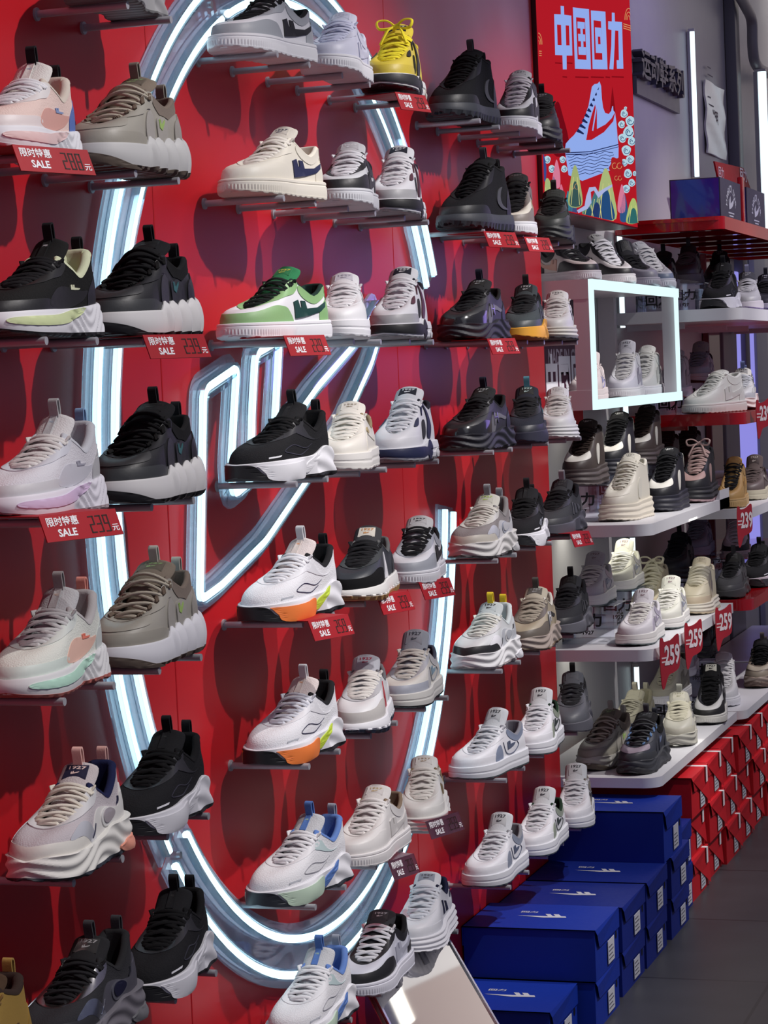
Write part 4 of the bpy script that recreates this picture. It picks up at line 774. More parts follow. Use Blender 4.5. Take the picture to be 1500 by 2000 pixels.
S['retro4'] = dict(shape=dict(sole='retro4', hs=(.028, .030, .034, .036), thr=(.73, .056), colf=(.42, .116), ank=(.25, .098), heel=(.05, .112), ton=(.34, .142), tonw=.029, tth=.006, laces=6), parts=[
    ('toe_cap', 'U', 'c', GUARDS, .0012, 'toe'), ('front_midsole', 'S', 'c', [(-.5, .02), (-.5, .8), (-.3, .95), (0, .95), (.3, .95), (.5, .8), (.62, .98), (.66, .5), (.6, .02), (0, .02)][1:9] + [(.5, .35), (.3, .3), (0, .3), (-.3, .3)], .0018, 'accent'),
    ('side_mesh', 'U', 'm', [(.46, .16), (.46, .44), (.56, .50), (.58, .16)], .0014, 'mesh'), ('wing', 'U', 'm', [(.48, .60), (.52, .86), (.60, .80), (.64, .50), (.62, .14), (.68, .12), (.72, .44), (.66, .80), (.56, .92), (.48, .9)], .0026, 'wing'),
    ('lace_wing', 'U', 'm', [(.24, .56), (.30, .70), (.36, .66), (.32, .50)], .0024, 'wing'), ('heel_tab', 'U', 'c', HEELT, .0024, 'wing'), ('heel_window', 'S', 'm', [(.78, .15), (.78, .55), (.92, .55), (.92, .15)], .0016, 'accent2')], label=True)
S['jogger'] = dict(shape=dict(sole='lug', hs=(.024, .028, .032, .040), spring=.012, thr=(.72, .058), colf=(.43, .098), ank=(.26, .076), heel=(.04, .098), ton=(.35, .126), tonw=.026, laces=7, lo=.34), parts=[
    ('toe_cap', 'U', 'c', GUARD, .0013, 'toe'), ('eyestay', 'U', 'c', EYEST, .0014, 'eyestay'), ('triangle_badge', 'U', 'mp', [(.50, .08), (.64, .06), (.56, .78)], .0016, 'logo'), ('heel_counter', 'U', 'c', HEELC, .0013, 'heel')], label=True)
S['hiker'] = dict(shape=dict(sole='lug', hs=(.030, .032, .034, .040), spring=.010, W=1.04, thr=(.72, .066), colf=(.40, .142), ank=(.24, .130), heel=(.06, .140), ton=(.32, .162), toeh=.032, pad=.007, laces=7, lacer=.0026, laceflat=.9, lo=.45), parts=[
    ('toe_cap', 'U', 'c', GUARDS, .0016, 'toe'), ('crescent_logo', 'U', 'm', [(.70, .60), (.62, .50), (.60, .30), (.68, .18), (.80, .16), (.70, .24), (.66, .36), (.67, .50)], .0022, 'logo'), ('eyestay', 'U', 'c', EYEST, .0018, 'eyestay'), ('heel_counter', 'U', 'c', HEELC, .0014, 'heel')], label=False, tloop=True, hloop=True)
S['tech'] = dict(shape=dict(sole='dad', hs=(.030, .034, .038, .048), spring=.010, W=1.03, thr=(.72, .062), colf=(.43, .108), ank=(.26, .088), heel=(.04, .112), ton=(.34, .134), toeh=.032, laces=6), parts=[
    ('toe_cap', 'U', 'c', GUARD, .0014, 'toe'), ('eyestay', 'U', 'c', EYEST, .0018, 'eyestay'), ('side_overlay', 'U', 'm', [(.44, .04), (.46, .34), (.54, .54), (.66, .60), (.78, .44), (.74, .30), (.60, .36), (.54, .08)], .0015, 'overlay'),
    ('side_bar', 'U', 's', [(.52, .18), (.50, .55)], .0034, 'logo', 4), ('side_bar', 'U', 's', [(.60, .22), (.58, .60)], .0034, 'logo', 4), ('side_bar', 'U', 's', [(.51, .38), (.59, .42)], .0034, 'logo', 3),
    ('heel_counter', 'U', 'c', HEELC, .0016, 'heel')], label=True, tloop=True)
S['knitlow'] = dict(shape=dict(sole='runner', hs=(.026, .030, .034, .040), spring=.010, thr=(.71, .060), colf=(.43, .100), ank=(.27, .084), heel=(.03, .110), ton=(.34, .130), toeh=.030, pad=.006, laces=6), parts=[
    ('eyestay', 'U', 'c', EYEST, .0016, 'eyestay'), ('side_cage', 'U', 'mp', [(.50, .18), (.56, .16), (.52, .58), (.47, .56)], .0016, 'overlay'), ('side_cage', 'U', 'mp', [(.60, .18), (.66, .18), (.62, .58), (.57, .56)], .0016, 'overlay'),
    ('side_cage', 'U', 'mp', [(.70, .20), (.76, .22), (.71, .58), (.67, .56)], .0016, 'overlay'), ('toe_cap', 'U', 'c', GUARDS, .0010, 'toe'), ('heel_counter', 'U', 'c', HEELC, .0012, 'heel')], label=True, tloop=True)
S['platform'] = dict(shape=dict(sole='platform', hs=(.044, .044, .048, .054), spring=.008, thr=(.72, .078), colf=(.42, .150), ank=(.25, .138), heel=(.06, .152), ton=(.34, .172), toeh=.032, laces=7, lacer=.0028, laceflat=.8, L=.25), parts=[
    ('toe_cap', 'U', 'c', GUARDS, .0014, 'toe'), ('vamp_panel', 'U', 'c', VAMP, .0010, 'vamp'), ('eyestay', 'U', 'c', EYEST, .0014, 'eyestay'),
    ('side_patch', 'U', 'm', [(.48, .14), (.46, .40), (.54, .56), (.60, .50), (.58, .14)], .0018, 'logo'), ('heel_tab', 'U', 'c', [(.88, .62), (.88, .98), (1.0, .99), (1.12, .98), (1.12, .62), (1.0, .60)], .0026, 'tab')], label=True)

_shape = {}
def geo(style, **over):
    key = (style, tuple(sorted(over.items())))
    if key in _shape: return _shape[key]
    st = S[style]; sp = Shape({**st['shape'], **over}); out = []     # (part name, mesh, colour role, parent part)
    def add(n, vf, role, par=None, ang=40): out.append((n, meshdata(n, vf[0], vf[1], True, ang), role, par))
    add('sole', sp.sole_mesh(), 'sole', None, 30); add('outsole', sp.outsole_mesh(), 'outsole', None, 30); add('upper', sp.upper_mesh(), 'upper', None, 60)
    add('lining', sp.lining_mesh(), 'lining', None, 80); add('tongue', sp.tongue_mesh(), 'tongue', None, 60)
    for q in st['parts']:
        n, sf, kind, pts, off, role = q[:6]
        if kind == 'logo': vf = sp.logo(sf, pts[0], *pts[1:], off, True)
        elif kind == 's': vf = sp.stripe(sf, pts, (q[6] if len(q) > 6 else 1.2) * .001, off, True)
        else: vf = sp.panel(sf, pts, off, 'p' not in kind, 'm' in kind or kind == 'p', 5)
        for one in vf: add(n, one, role)
    add('laces', sp.lace_mesh(), 'laces')
    if sp.p.get('nolabel') is None:
        if st.get('label'):
            add('tongue_label', sp.panel('T', [(-.62, .74), (-.62, .95), (.62, .95), (.62, .74)], .0012, False)[0], 'label', 'tongue')
            V2, T2 = text2d('1927', .46, .03)
            P = sp.at('T', [(x * 1.05, .885 + y * .17) for x, y in V2], .0016); lt = [(P, T2)]
            V4, T4 = fillpoly(TICK); P = sp.at('T', [(-.22 + x * .44, .785 + y * .045) for x, y in V4], .0016); lt.append((P, T4))
            add('label_print', merge(lt), 'text', 'tongue')
        if st.get('strap'):
            add('tongue_strap', sp.panel('T', [(-.22, .66), (-.22, .98), (.22, .98), (.22, .66)], .0014, False)[0], 'strap', 'tongue')
            V2, T2 = text2d('1927', .17, .03); P = sp.at('T', [(x * .95, .84 + y * .22) for x, y in V2], .0018); add('strap_print', (P, T2), 'text', 'tongue')
    if st.get('hloop'): add('heel_loop', sp.loop_mesh(sp.heel_point() + Vector((.003, 0, 0)), -1), 'loop')
    if st.get('tloop'): add('tongue_loop', sp.loop_mesh(sp.tongue_top() + Vector((-.004, 0, .002)), 1, ln=.020, lean=.004), 'tloop', 'tongue')
    if st.get('toggles'):
        n = 5
        for sg in (1, -1):
            tg = []
            for k in range(n):
                a = (.10 + .38 * k / (n - 1)) * sg
                for j in range(3):
                    A = sp.at('U', [(a + sg * (j - 1) * .011, .94)], .0036)[0]; B = sp.at('U', [(a + sg * (j - 1) * .011, .78)], .0036)[0]; tg.append(tube([A, (A + B) / 2 + (0, 0, .001), B], .0018, 7))
            add('lace_cords', merge(tg), 'toggle')
    _shape[key] = out; return out

DEF = dict(sole='upper', outsole='sole', toe='upper', eyestay='upper', heel='upper', tab='heel', logo='upper', lining='upper', tongue='upper', laces='upper', label='tongue', text='logo', seam='upper', overlay='upper',
           overlay2='overlay', accent='sole', accent2='sole', mark='sole', strap='tongue', loop='heel', tloop='loop', vamp='upper', collar='lining', ring='overlay', badge='ring', wing='upper', mesh='wing', toggle='laces')
KIND = dict(sole='rubber', outsole='rubber', lining='fabric', tongue='fabric', laces='lace', toggle='lace', accent='rubber', accent2='rubber', strap='fabric', loop='fabric', tloop='fabric', collar='fabric', label='print', text='print')
def shoe(label, x, y, z, yaw, style, cols, over=None, up='leather', group=None, roll=0, name='sneaker', cat='sneaker'):
    root = empty(name, (x, y, z), R(yaw), label, cat, group); made = {}
    def colour(role):
        r = role; n = 0
        while r not in cols and n < 8: r = DEF.get(r, 'upper'); n += 1
        return cols.get(r, (.5, .5, .5)), r
    for n, me, role, par in geo(style, **(over or {})):
        c, r = colour(role); k = KIND.get(role)
        if len(c) == 4: k = c[3]; c = c[:3]
        elif k is None: k = up if role in ('upper', 'vamp') else ('leather' if up in ('knit', 'fabric') else up)
        o = link(n, me, mat(c, k), made.get(par, root) if par else root)
        made.setdefault(n, o)
    return root
# ---------------------------------------------------------------- price tags
SEG = {'2': 'abged', '3': 'abgcd', '9': 'abcdfg', '5': 'afgcd', '8': 'abcdefg', '0': 'abcdef', '6': 'afgecd'}
def digit(ch, x, y, w_, h, t):
    g = t * .35; r = []
    for s_ in SEG[ch]:
        r.append({'a': (x, y + h - t, x + w_, y + h), 'd': (x, y, x + w_, y + t), 'g': (x, y + h / 2 - t / 2, x + w_, y + h / 2 + t / 2), 'b': (x + w_ - t, y + h / 2 + g, x + w_, y + h - g), 'c': (x + w_ - t, y + g, x + w_, y + h / 2 - g), 'f': (x, y + h / 2 + g, x + t, y + h - g), 'e': (x, y + g, x + t, y + h / 2 - g)}[s_])
    return merge([([(a, b, 0), (c, b, 0), (c, d, 0), (a, d, 0)], [(0, 1, 2, 3)]) for a, b, c, d in r])
def price_tag(u0, v0, u1, v1, price, label, x=.155, hh=.036, tilt=22, pale=False):
    a = at_x(u0, v0, x); b = at_x(u1, v1, x); ph = R(18); r_ = a.y / (EYE[0] - x); wd = max(.06, min(.14, (b.y - a.y) / (math.cos(ph) + math.sin(ph) * r_)))
    t = R(tilt); ex = Vector((math.sin(ph), math.cos(ph), 0)); nh = Vector((math.cos(ph), -math.sin(ph), 0)); ey = -nh * math.sin(t) + Vector((0, 0, math.cos(t))); top = a + ex * wd / 2
    o = empty('price_tag', (top.x, top.y, top.z - hh), 0, label, 'price tag', 'red sale price tags on the pegs'); org = top - ey * hh / 2
    n = ex.cross(ey); m = mat(srgb(165, 22, 34), 'card') if not pale else clear((.75, .22, .26), .10, .1, .05)
    child('plate', slabvf(org - ex * wd / 2 - ey * hh / 2, org + ex * wd / 2 - ey * hh / 2, ey * hh, n, 0, .0016), m, o, False)
    child('hanger_flange', slabvf(org - ex * wd / 2 + ey * hh / 2, org + ex * wd / 2 + ey * hh / 2, -nh * .09, Vector((0, 0, 1)), -.0012, 0), m, o, False)
    wt = mat((.86, .84, .86), 'print'); k = wd / .11; kx, ky = ex * k, ey * (hh / .036)
    V2, T = text2d('限时特惠', .0115, .016); child('sale_print', flat([(p, q * 1.15) for p, q in V2], T, org - ex * wd * .235 + ey * hh * .20, kx, ky, .0020), wt, o, False)
    V2, T = text2d('SALE', .0140, .03, width=.90); child('sale_print', flat(V2, T, org - ex * wd * .21 - ey * hh * .22, kx, ky, .0020), wt, o, False)
    V2, T = text2d('元', .0105, .02); child('yuan_print', flat(V2, T, org + ex * wd * .425 - ey * hh * .22, kx, ky, .0020), wt, o, False)
    for i, ch in enumerate(price):
        vf = digit(ch, 0, 0, .0078, .0235, .0018); child('digit', flat([(p[0], p[1]) for p in vf[0]], vf[1], org + ex * (wd * .10 + i * .0105 * k) - ey * hh * .34, kx, ky, .0020), mat((.03, .012, .01), 'print'), o, False)
for q in [(22, 283, 165, 305, '288', 'red sale price tag at the left edge under the pink knit sneaker'),
          (277, 655, 392, 652, '239', 'red sale price tag under the black chunky sneaker, higher row'),
          (74, 1009, 228, 992, '239', 'red sale price tag under the pale lilac knit sneaker'),
          (770, 180, 828, 200, '259', 'red sale price tag under the yellow sneaker'),
          (552, 656, 630, 660, '229', 'red sale price tag under the green court sneaker'),
          (943, 452, 1003, 460, '219', 'red sale price tag under the lower black hiking boot'),
          (1022, 463, 1070, 467, '229', 'red sale price tag beneath the dark grey sneaker right of the beige high top'),
          (950, 662, 1003, 664, '269', 'red sale price tag under the black leather sneaker, upper of the two')]:
    q = list(q); price_tag(*q[:4], q[4].replace('1', '3'), q[5])
for q in [(600, 1213, 675, 1183, '259', 'red sale price tag under the white runner with orange sole, upper'),
          (735, 1165, 795, 1145, '259', 'red sale price tag under the black suede gum sole sneaker'),
          (817, 1138, 875, 1128, '259', 'red sale price tag under the grey and white sneaker with black laces'),
          (1112, 1042, 1148, 1032, '259', 'small red sale price tag where the red wall ends, under a dark grey sneaker')]: price_tag(*q)
for q in [(830, 1605, 892, 1572, '259', 'shiny red sale price tag under the sneaker with brown stripes'),
          (757, 1683, 805, 1645, '259', 'shiny red sale price tag above the sneaker with navy stripes')]: price_tag(*q, pale=True)
def pendant(u, v, s_, txt, label):
    x = .256 if u < 1430 else .311; p = at_x(u - 14, v + 5, x); o = empty('pendant_price', (x, p.y, p.z), 0, label, 'price tag', 'red pendant price tags on the shelf edges')
    pts = cr([(-.5, 1.02), (-.36, 1.10), (-.28, .98), (.1, 1.02), (.46, 1.16), (.52, .9), (.50, .2), (.2, .02), (-.1, -.06), (-.34, -.42), (-.46, -.36), (-.52, .3)], 4) * np.array([.075, .085]) * s_
    ex = Vector((.47, .883, 0)); s_ *= .82; q0 = Vector((x + .032 * s_, p.y, p.z)); child('plate', extrude_flat(pts, q0, ex, (0, 0, 1), 0, .002), mat(srgb(176, 34, 44), 'gloss'), o, True, 30)
    V2, T = text2d(txt, .062, .03, width=.8); child('number_print', flat(V2, T, q0 + Vector((.002, -.0017, 0)) + ex * .008 + Vector((0, 0, .055 * s_)), ex * s_, (0, 0, 1.35 * s_), .0006), mat((.85, .75, .78), 'print'), o, False)
    for k in range(2): child('small_print', flat([(-.034, .03 + k * .01), (-.014, .03 + k * .01), (-.014, .034 + k * .01), (-.034, .034 + k * .01)], [(0, 1, 2, 3)], q0, ex, (0, 0, 1), .0026), mat((.8, .6, .62), 'print'), o, False)
pendant(1303, 1310, 1.0, '259', 'red pendant 259 price tag on the shelf edge, nearest of three')
pendant(1351, 1274, .95, '259', 'red pendant 259 price tag on the shelf edge, middle of three')
pendant(1411, 1240, .95, '259', 'red pendant 259 price tag on the shelf edge, farthest of three')
pendant(1453, 1040, .9, '239', 'red pendant 239 price tag in front of the white and black sneaker')
pendant(1490, 830, .9, '239', 'bright red pendant price tag at the right picture edge beside the red shelf')

# ---------------------------------------------------------------- pegs
ROW = {0: 1.978, 1: 1.745, 2: 1.511, 3: 1.277, 4: 1.045, 5: .808, 6: .572, 7: .340}
rodm = meshdata('rod', *tube([(0, 0, 0), (.140, 0, 0), (.142, 0, 0)], .0055, 12)); flm = meshdata('flange', *tube([(0, 0, 0), (.0035, 0, 0)], .0095, 14))
pegm = mat((.42, .42, .45), 'steel')
def peg(y, z, label):
    o = empty('display_peg', (0, y, z - .0055), 0, label, 'peg', 'grey display pegs on the red wall'); a = link('rod', rodm, pegm, o); b = link('flange', flm, pegm, o)
def pegs(y, z, what, gap=.152):
    peg(y - gap / 2, z, 'grey peg carrying the %s, nearer of its pair' % what); peg(y + gap / 2, z, 'grey peg carrying the %s, farther of its pair' % what)
def riser(x, y, z, wx, wy, h, label, txt=True):
    o = empty('clear_riser', (x, y, z), 0, label, 'riser', 'clear acrylic risers'); m = clear((.96, .97, 1), .03, .03, .0)
    child('clear_shell', merge([boxvf(x - wx / 2, x + wx / 2, y - wy / 2, y - wy / 2 + .003, z, z + h - .003), boxvf(x - wx / 2, x + wx / 2, y + wy / 2 - .003, y + wy / 2, z, z + h - .003), boxvf(x - wx / 2, x + wx / 2, y - wy / 2, y + wy / 2, z + h - .003, z + h), boxvf(x - wx / 2, x - wx / 2 + .003, y - wy / 2 + .003, y + wy / 2 - .003, z, z + h - .003)]), m, o, False)
    bk = mat((.012, .012, .016), 'print')
    for nm, t_, sz, dz in (('characters', '回力', .036, .60), ('year', '1927', .014, .30)):
        V2, T = text2d(t_, sz, .03, width=1.15); child(nm, flat(V2, T, (x, y - wy / 2 - .0008, z + h * dz), (1, 0, 0), (0, 0, 1)), bk, o, False)
        child(nm, flat(V2, T, (x + wx / 2 + .0008, y, z + h * dz), (0, 1, 0), (0, 0, 1)), bk, o, False)
# ---------------------------------------------------------------- sneakers
WH = (.76, .76, .79); OW = (.74, .71, .64); CR = (.74, .68, .52); BK = (.016, .016, .018); DG = (.06, .062, .068); MG = (.22, .23, .25); LG = (.46, .48, .52); NV = (.02, .025, .075); TP = (.26, .24, .20); GB = (.36, .34, .29)
BRN = (.20, .13, .07); SB = (.36, .42, .55)
G_P = 'sneakers on the red wall pegs'
YL, YC, YR = (2.82, 3.125), (3.712, 4.032, 4.36), (4.915, 5.235, 5.56)
def P(row, y, x, yaw, style, label, what, cols, **k):
    z = ROW[row]; shoe(label, x, y, z, yaw, style, cols, group=G_P, **k); pegs(y, z, what)
RUN_BW = dict(upper=BK, toe=BK, sole=WH, outsole=BK, accent=WH, accent2=WH, seam=(.05, .05, .07), mark=WH, overlay=(.028, .028, .032), eyestay=(.03, .03, .034), lining=(.008, .008, .009), text=(.05, .05, .05), laces=(.01, .01, .011))
RUN_OR = dict(upper=WH, sole=WH, outsole=BK, accent=(.9, .23, .05), accent2=(.55, .70, .06), seam=(.02, .018, .06), mark=LG, overlay=(.70, .70, .73), lining=BK, loop=BK, tloop=(.70, .70, .72), strap=(.70, .62, .58), text=(.8, .3, .08), tongue=(.70, .62, .60, 'knit'), laces=WH)
RUN_BL = dict(upper=(.74, .74, .76), sole=WH, outsole=(.03, .035, .045), accent=(.52, .66, .52), accent2=(.10, .20, .50), seam=(.35, .35, .38), mark=LG, lining=(.12, .22, .52), loop=(.35, .38, .45), tloop=(.10, .20, .50), strap=(.10, .20, .50), text=(.5, .7, .4), tongue=(.55, .56, .58, 'knit'), overlay=(.5, .62, .62))
BUB_GB = dict(upper=GB, toe=(.33, .31, .26), vamp=(.34, .32, .27), sole=WH, outsole=(.14, .11, .085), lining=(.20, .16, .13), collar=(.22, .18, .15), logo=(.34, .50, .14), laces=(.50, .46, .37), toggle=(.16, .12, .09), tongue=(.22, .18, .14), label=(.15, .13, .10), text=(.3, .45, .2), loop=(.55, .53, .46), overlay=(.38, .36, .32), heel=(.34, .32, .28))
BUB_BK = dict(upper=BK, toe=(.045, .048, .05), vamp=(.035, .035, .037), sole=(.70, .69, .68), outsole=BK, lining=(.012, .012, .013), logo=(.04, .14, .15), laces=(.010, .010, .011), toggle=(.012, .012, .012), tongue=(.014, .014, .016), text=(.03, .03, .03), overlay=(.028, .028, .032))
R4_W = lambda c: dict(upper=WH, toe=(.42, .42, .43), wing=(.10, .03, .045) if c != NV else (.025, .03, .07), accent=(.02, .02, .022) if c != NV else NV, accent2=(.70, .70, .70), sole=WH, outsole=(.30, .30, .31), lining=(.02, .02, .03), label=(.02, .022, .035), text=WH, mesh=(.05, .05, .06, 'knit'), tongue=(.66, .67, .70))
def court(u, t, e, h, lo, la=None, li=None, tab=None, so=WH, text=None, tongue=None, vamp=None):
    d = dict(upper=u, toe=t, eyestay=e, heel=h, logo=lo, laces=la or WH, lining=li or u, tab=tab or h, sole=so, outsole=so, text=text or lo, tongue=tongue or u, label=tongue or u); return d
# -- left column
P(0, YL[1], .093, -84, 'knitlow', 'grey knit sneaker cut off by the top edge, only its treaded sole in view', 'topmost left sneaker', dict(upper=(.30, .30, .30), sole=(.36, .36, .36), outsole=(.16, .16, .16)), up='knit')
P(1, YL[0], .086, -86, 'knit', 'white and pink knit running shoe with blue heel at the left edge, top row', 'pink knit running shoe', dict(upper=(.78, .60, .54), eyestay=(.78, .74, .72), heel=(.10, .18, .48), accent=(.76, .56, .54), accent2=(.70, .38, .32), toe=(.78, .70, .68), logo=(.25, .33, .55), sole=WH, lining=(.62, .55, .47), laces=(.78, .78, .80), tongue=(.72, .68, .64, 'knit'), strap=(.72, .68, .64), text=(.3, .4, .6), loop=BK, seam=WH), up='knit', over=dict(ends=False))
P(1, YL[1], .098, -93, 'bubble', 'taupe chunky sneaker with scalloped white sole, highest on the left', 'highest taupe chunky sneaker', {**BUB_GB, 'sole': (.55, .55, .54), 'loop': (.24, .22, .18)})
P(2, YL[0], .093, -92, 'knit', 'black knit running shoe with pale green lining and sole band', 'black and green running shoe', dict(upper=(.014, .014, .014), eyestay=(.02, .02, .02), heel=BK, accent=(.62, .70, .38), accent2=(.014, .014, .014), toe=BK, logo=(.70, .72, .50), sole=WH, outsole=BK, lining=(.64, .68, .46), laces=BK, strap=(.014, .014, .014), text=WH, tloop=BK, loop=BK, label=BK), up='knit')
P(2, YL[1], .108, -92, 'bubble', 'black chunky sneaker with scalloped white sole, directly under the taupe one', 'higher black chunky sneaker', BUB_BK)
P(3, YL[0], .090, -90, 'knit', 'pale lilac grey knit running shoe with curved ribbed sole', 'pale lilac running shoe', dict(upper=(.62, .61, .65), eyestay=(.58, .59, .64), heel=(.46, .46, .47), accent=(.60, .46, .64), accent2=(.55, .55, .60), toe=(.56, .56, .58), logo=(.34, .34, .40), sole=(.72, .70, .76), outsole=(.35, .28, .30), lining=(.50, .51, .55), laces=(.66, .64, .62), tongue=(.64, .62, .62, 'knit'), strap=(.45, .45, .46), text=(.4, .5, .6), loop=(.25, .40, .62), tloop=(.42, .42, .42)), up='knit')
P(3, YL[1], .104, -90, 'bubble', 'black chunky sneaker with scalloped white sole, second one down', 'lower black chunky sneaker', BUB_BK)
P(4, YL[0], .086, -87, 'knit', 'mint and white knit running shoe with coral lettering, half in shadow', 'mint running shoe', dict(upper=(.66, .68, .62), eyestay=(.60, .64, .60), heel=(.56, .60, .58), accent=(.48, .74, .60), accent2=(.78, .50, .40), toe=(.62, .70, .64), logo=(.80, .22, .15), sole=(.70, .70, .70), outsole=(.40, .12, .10), lining=(.42, .40, .40), laces=(.50, .50, .50), tongue=(.45, .45, .46, 'knit'), strap=(.4, .38, .38), text=(.7, .5, .4), loop=(.85, .35, .28), tloop=(.3, .28, .28)), up='knit')
P(4, YL[1], .093, -90, 'bubble', 'taupe chunky sneaker with cream laces and pale heel loop, lower one', 'lower taupe chunky sneaker', {**BUB_GB, 'tab': (.5, .5, .4)})
DADW = dict(upper=(.50, .46, .48, 'knit'), overlay=(.70, .69, .66), overlay2=(.50, .51, .55, 'patent'), toe=(.72, .70, .64), lining=(.012, .016, .06), sole=(.74, .73, .68), accent=(.82, .34, .24), badge=(.42, .38, .40, 'gloss'), ring=(.68, .68, .66), logo=(.014, .016, .05), laces=(.72, .68, .58), loop=(.80, .48, .42), outsole=(.02, .025, .035), eyestay=(.64, .64, .64), heel=(.55, .54, .54), tongue=(.55, .50, .50, 'knit'), label=(.02, .02, .05), strap=(.72, .70, .66), text=(.8, .6, .55))
P(5, YL[0], .103, -88, 'dad', 'chunky white and navy sneaker with an oval side badge and coral heel', 'white oval badge sneaker', DADW)
P(5, YL[1], .098, -88, 'runner', 'black running shoe with white wedge sole beside the oval badge sneaker', 'black running shoe beside the badge sneaker', RUN_BW, up='knit')
DADB = dict(upper=(.03, .03, .034, 'knit'), overlay=(.07, .068, .085, 'leather'), overlay2=(.45, .50, .55, 'metal'), toe=(.03, .03, .034), eyestay=(.70, .68, .66, 'metal'), lining=(.02, .02, .022), sole=(.16, .15, .17), accent=(.16, .16, .17), badge=(.01, .01, .03, 'gloss'), ring=(.10, .10, .12, 'patent'), logo=(.35, .35, .42, 'metal'), laces=BK, loop=(.05, .05, .055), outsole=(.03, .03, .035), tongue=(.02, .02, .022), label=(.05, .05, .05, 'patent'), strap=(.02, .018, .016), text=(.35, .35, .35), heel=(.06, .06, .08))
P(6, YL[0], .105, -91, 'dad', 'black and silver chunky sneaker with glossy oval badge, bottom left', 'black and silver sneaker', DADB)
P(6, YL[1], .100, -84, 'runner', 'lowest black running shoe with white wedge sole near the ring seam', 'lowest black running shoe', RUN_BW, up='knit')
# tan boot, at the bottom left corner
bt_ = dict(upper=(.30, .19, .05, 'suede'), toe=(.30, .19, .05, 'suede'), eyestay=(.30, .19, .05, 'suede'), heel=(.30, .19, .05, 'suede'), lining=(.03, .018, .014), sole=(.16, .09, .03), outsole=(.05, .03, .02), logo=(.08, .05, .03), laces=(.2, .12, .04), tongue=(.06, .035, .02), loop=(.34, .22, .06))
shoe('tan suede boot with dark padded collar, cut by the bottom left corner', .115, 2.50, ROW[6], -88, 'hiker', bt_, name='boot', cat='boot', over=dict(W=1.06)); pegs(2.50, ROW[6], 'tan suede boot')
# -- centre column
P(0, YC[0], .092, -100, 'court', 'grey and white low sneaker with black laces and black tick, top of the picture', 'topmost grey and white sneaker', court(WH, (.36, .38, .41), (.42, .44, .47), (.42, .44, .47), BK, BK, BK, tongue=WH))
P(0, YC[1], .112, -85, 'court', 'plain white low sneaker between the grey and the yellow one', 'topmost all white sneaker', court((.62, .63, .74), (.62, .63, .74), (.62, .63, .74), (.60, .61, .72), (.56, .57, .68), (.62, .63, .78)))
P(0, YC[2], .113, -84, 'retro4', 'bright yellow sneaker with black wings and bow tied laces', 'yellow sneaker', dict(upper=(.70, .55, .06), toe=(.62, .48, .05), wing=(.02, .02, .022), accent=(.03, .03, .034), accent2=(.6, .58, .5), sole=(.74, .74, .72), outsole=(.04, .04, .045), lining=(.6, .46, .05), laces=(.85, .72, .04), tongue=(.70, .55, .06), label=(.01, .01, .03), text=(.6, .6, .62), mesh=(.03, .03, .02, 'knit')), over=dict(bow=True))
P(1, YC[0], .098, -100, 'court', 'cream low sneaker with navy tick on its side', 'cream sneaker with navy tick', court((.74, .70, .60), (.74, .70, .60), (.74, .70, .60), (.72, .68, .58), NV, (.78, .74, .66), so=(.74, .70, .61), text=(.05, .06, .10), tongue=(.66, .62, .54)))
P(1, YC[1], .120, -81, 'court', 'black and white low sneaker right of the cream one', 'upper black and white sneaker', court((.60, .61, .63), BK, BK, BK, BK, WH, BK, text=WH, tongue=(.55, .55, .57), so=(.64, .65, .68)))
P(1, YC[2], .106, -82, 'retro4', 'white sneaker with burgundy lattice wings and 1927 label, upper of two', 'upper burgundy wing sneaker', R4_W(0))
P(2, YC[0], .090, -104, 'court', 'light green and white low sneaker with black laces', 'green sneaker', court(WH, (.26, .46, .20), (.26, .46, .20), (.24, .44, .18), (.01, .05, .045), (.014, .02, .018), (.01, .03, .024), text=(.6, .6, .1), tongue=(.03, .20, .08)))
P(2, YC[1], .100, -76, 'skate', 'white flat sneaker with lilac 1927 tongue label beside the green sneaker', 'white flat sneaker beside the green one', dict(upper=(.70, .70, .72), logo=(.2, .2, .22), sole=WH, label=(.58, .58, .64), text=(.28, .28, .34), loop=(.5, .5, .56)))
P(2, YC[2], .102, -85, 'retro4', 'white sneaker with burgundy lattice wings, lower of two, by the ring end', 'lower burgundy wing sneaker', R4_W(0))
P(3, YC[0], .088, -100, 'runner', 'black running shoe with white wedge sole inside the neon ring', 'black running shoe inside the ring', RUN_BW, up='knit')
P(3, YC[1], .098, -82, 'skate', 'off white flat sneaker with gold side badge', 'off white flat sneaker', dict(upper=OW, logo=(.45, .36, .18), sole=(.76, .74, .70), text=(.3, .25, .18), lining=(.30, .24, .14), loop=(.5, .47, .42)))
P(3, YC[2], .101, -88, 'retro4', 'white sneaker with navy lattice wings and navy 1927 label', 'white and navy wing sneaker', {**R4_W(NV), 'toe': WH})
P(4, YC[0], .095, -98, 'runner', 'white running shoe with orange and lime sole, upper of two', 'upper white and orange running shoe', RUN_OR, up='knit')
P(4, YC[1], .118, -85, 'jogger', 'charcoal sneaker with black suede toe, white triangle and gum sole', 'charcoal gum sole sneaker', dict(upper=(.035, .040, .048), toe=(.010, .010, .011, 'suede'), eyestay=(.06, .064, .068, 'suede'), heel=(.03, .03, .035), sole=(.76, .75, .72), outsole=(.42, .25, .10), logo=WH, laces=BK, label=(.70, .66, .58), text=(.55, .25, .08), lining=(.12, .12, .12), tongue=(.05, .05, .055)))
P(4, YC[2], .116, -83, 'court', 'grey and white low sneaker with black laces at the ring edge', 'grey and white sneaker at the ring edge', court(WH, (.38, .40, .44), (.42, .44, .48), (.42, .44, .48), BK, BK, BK, tongue=(.6, .6, .6)))
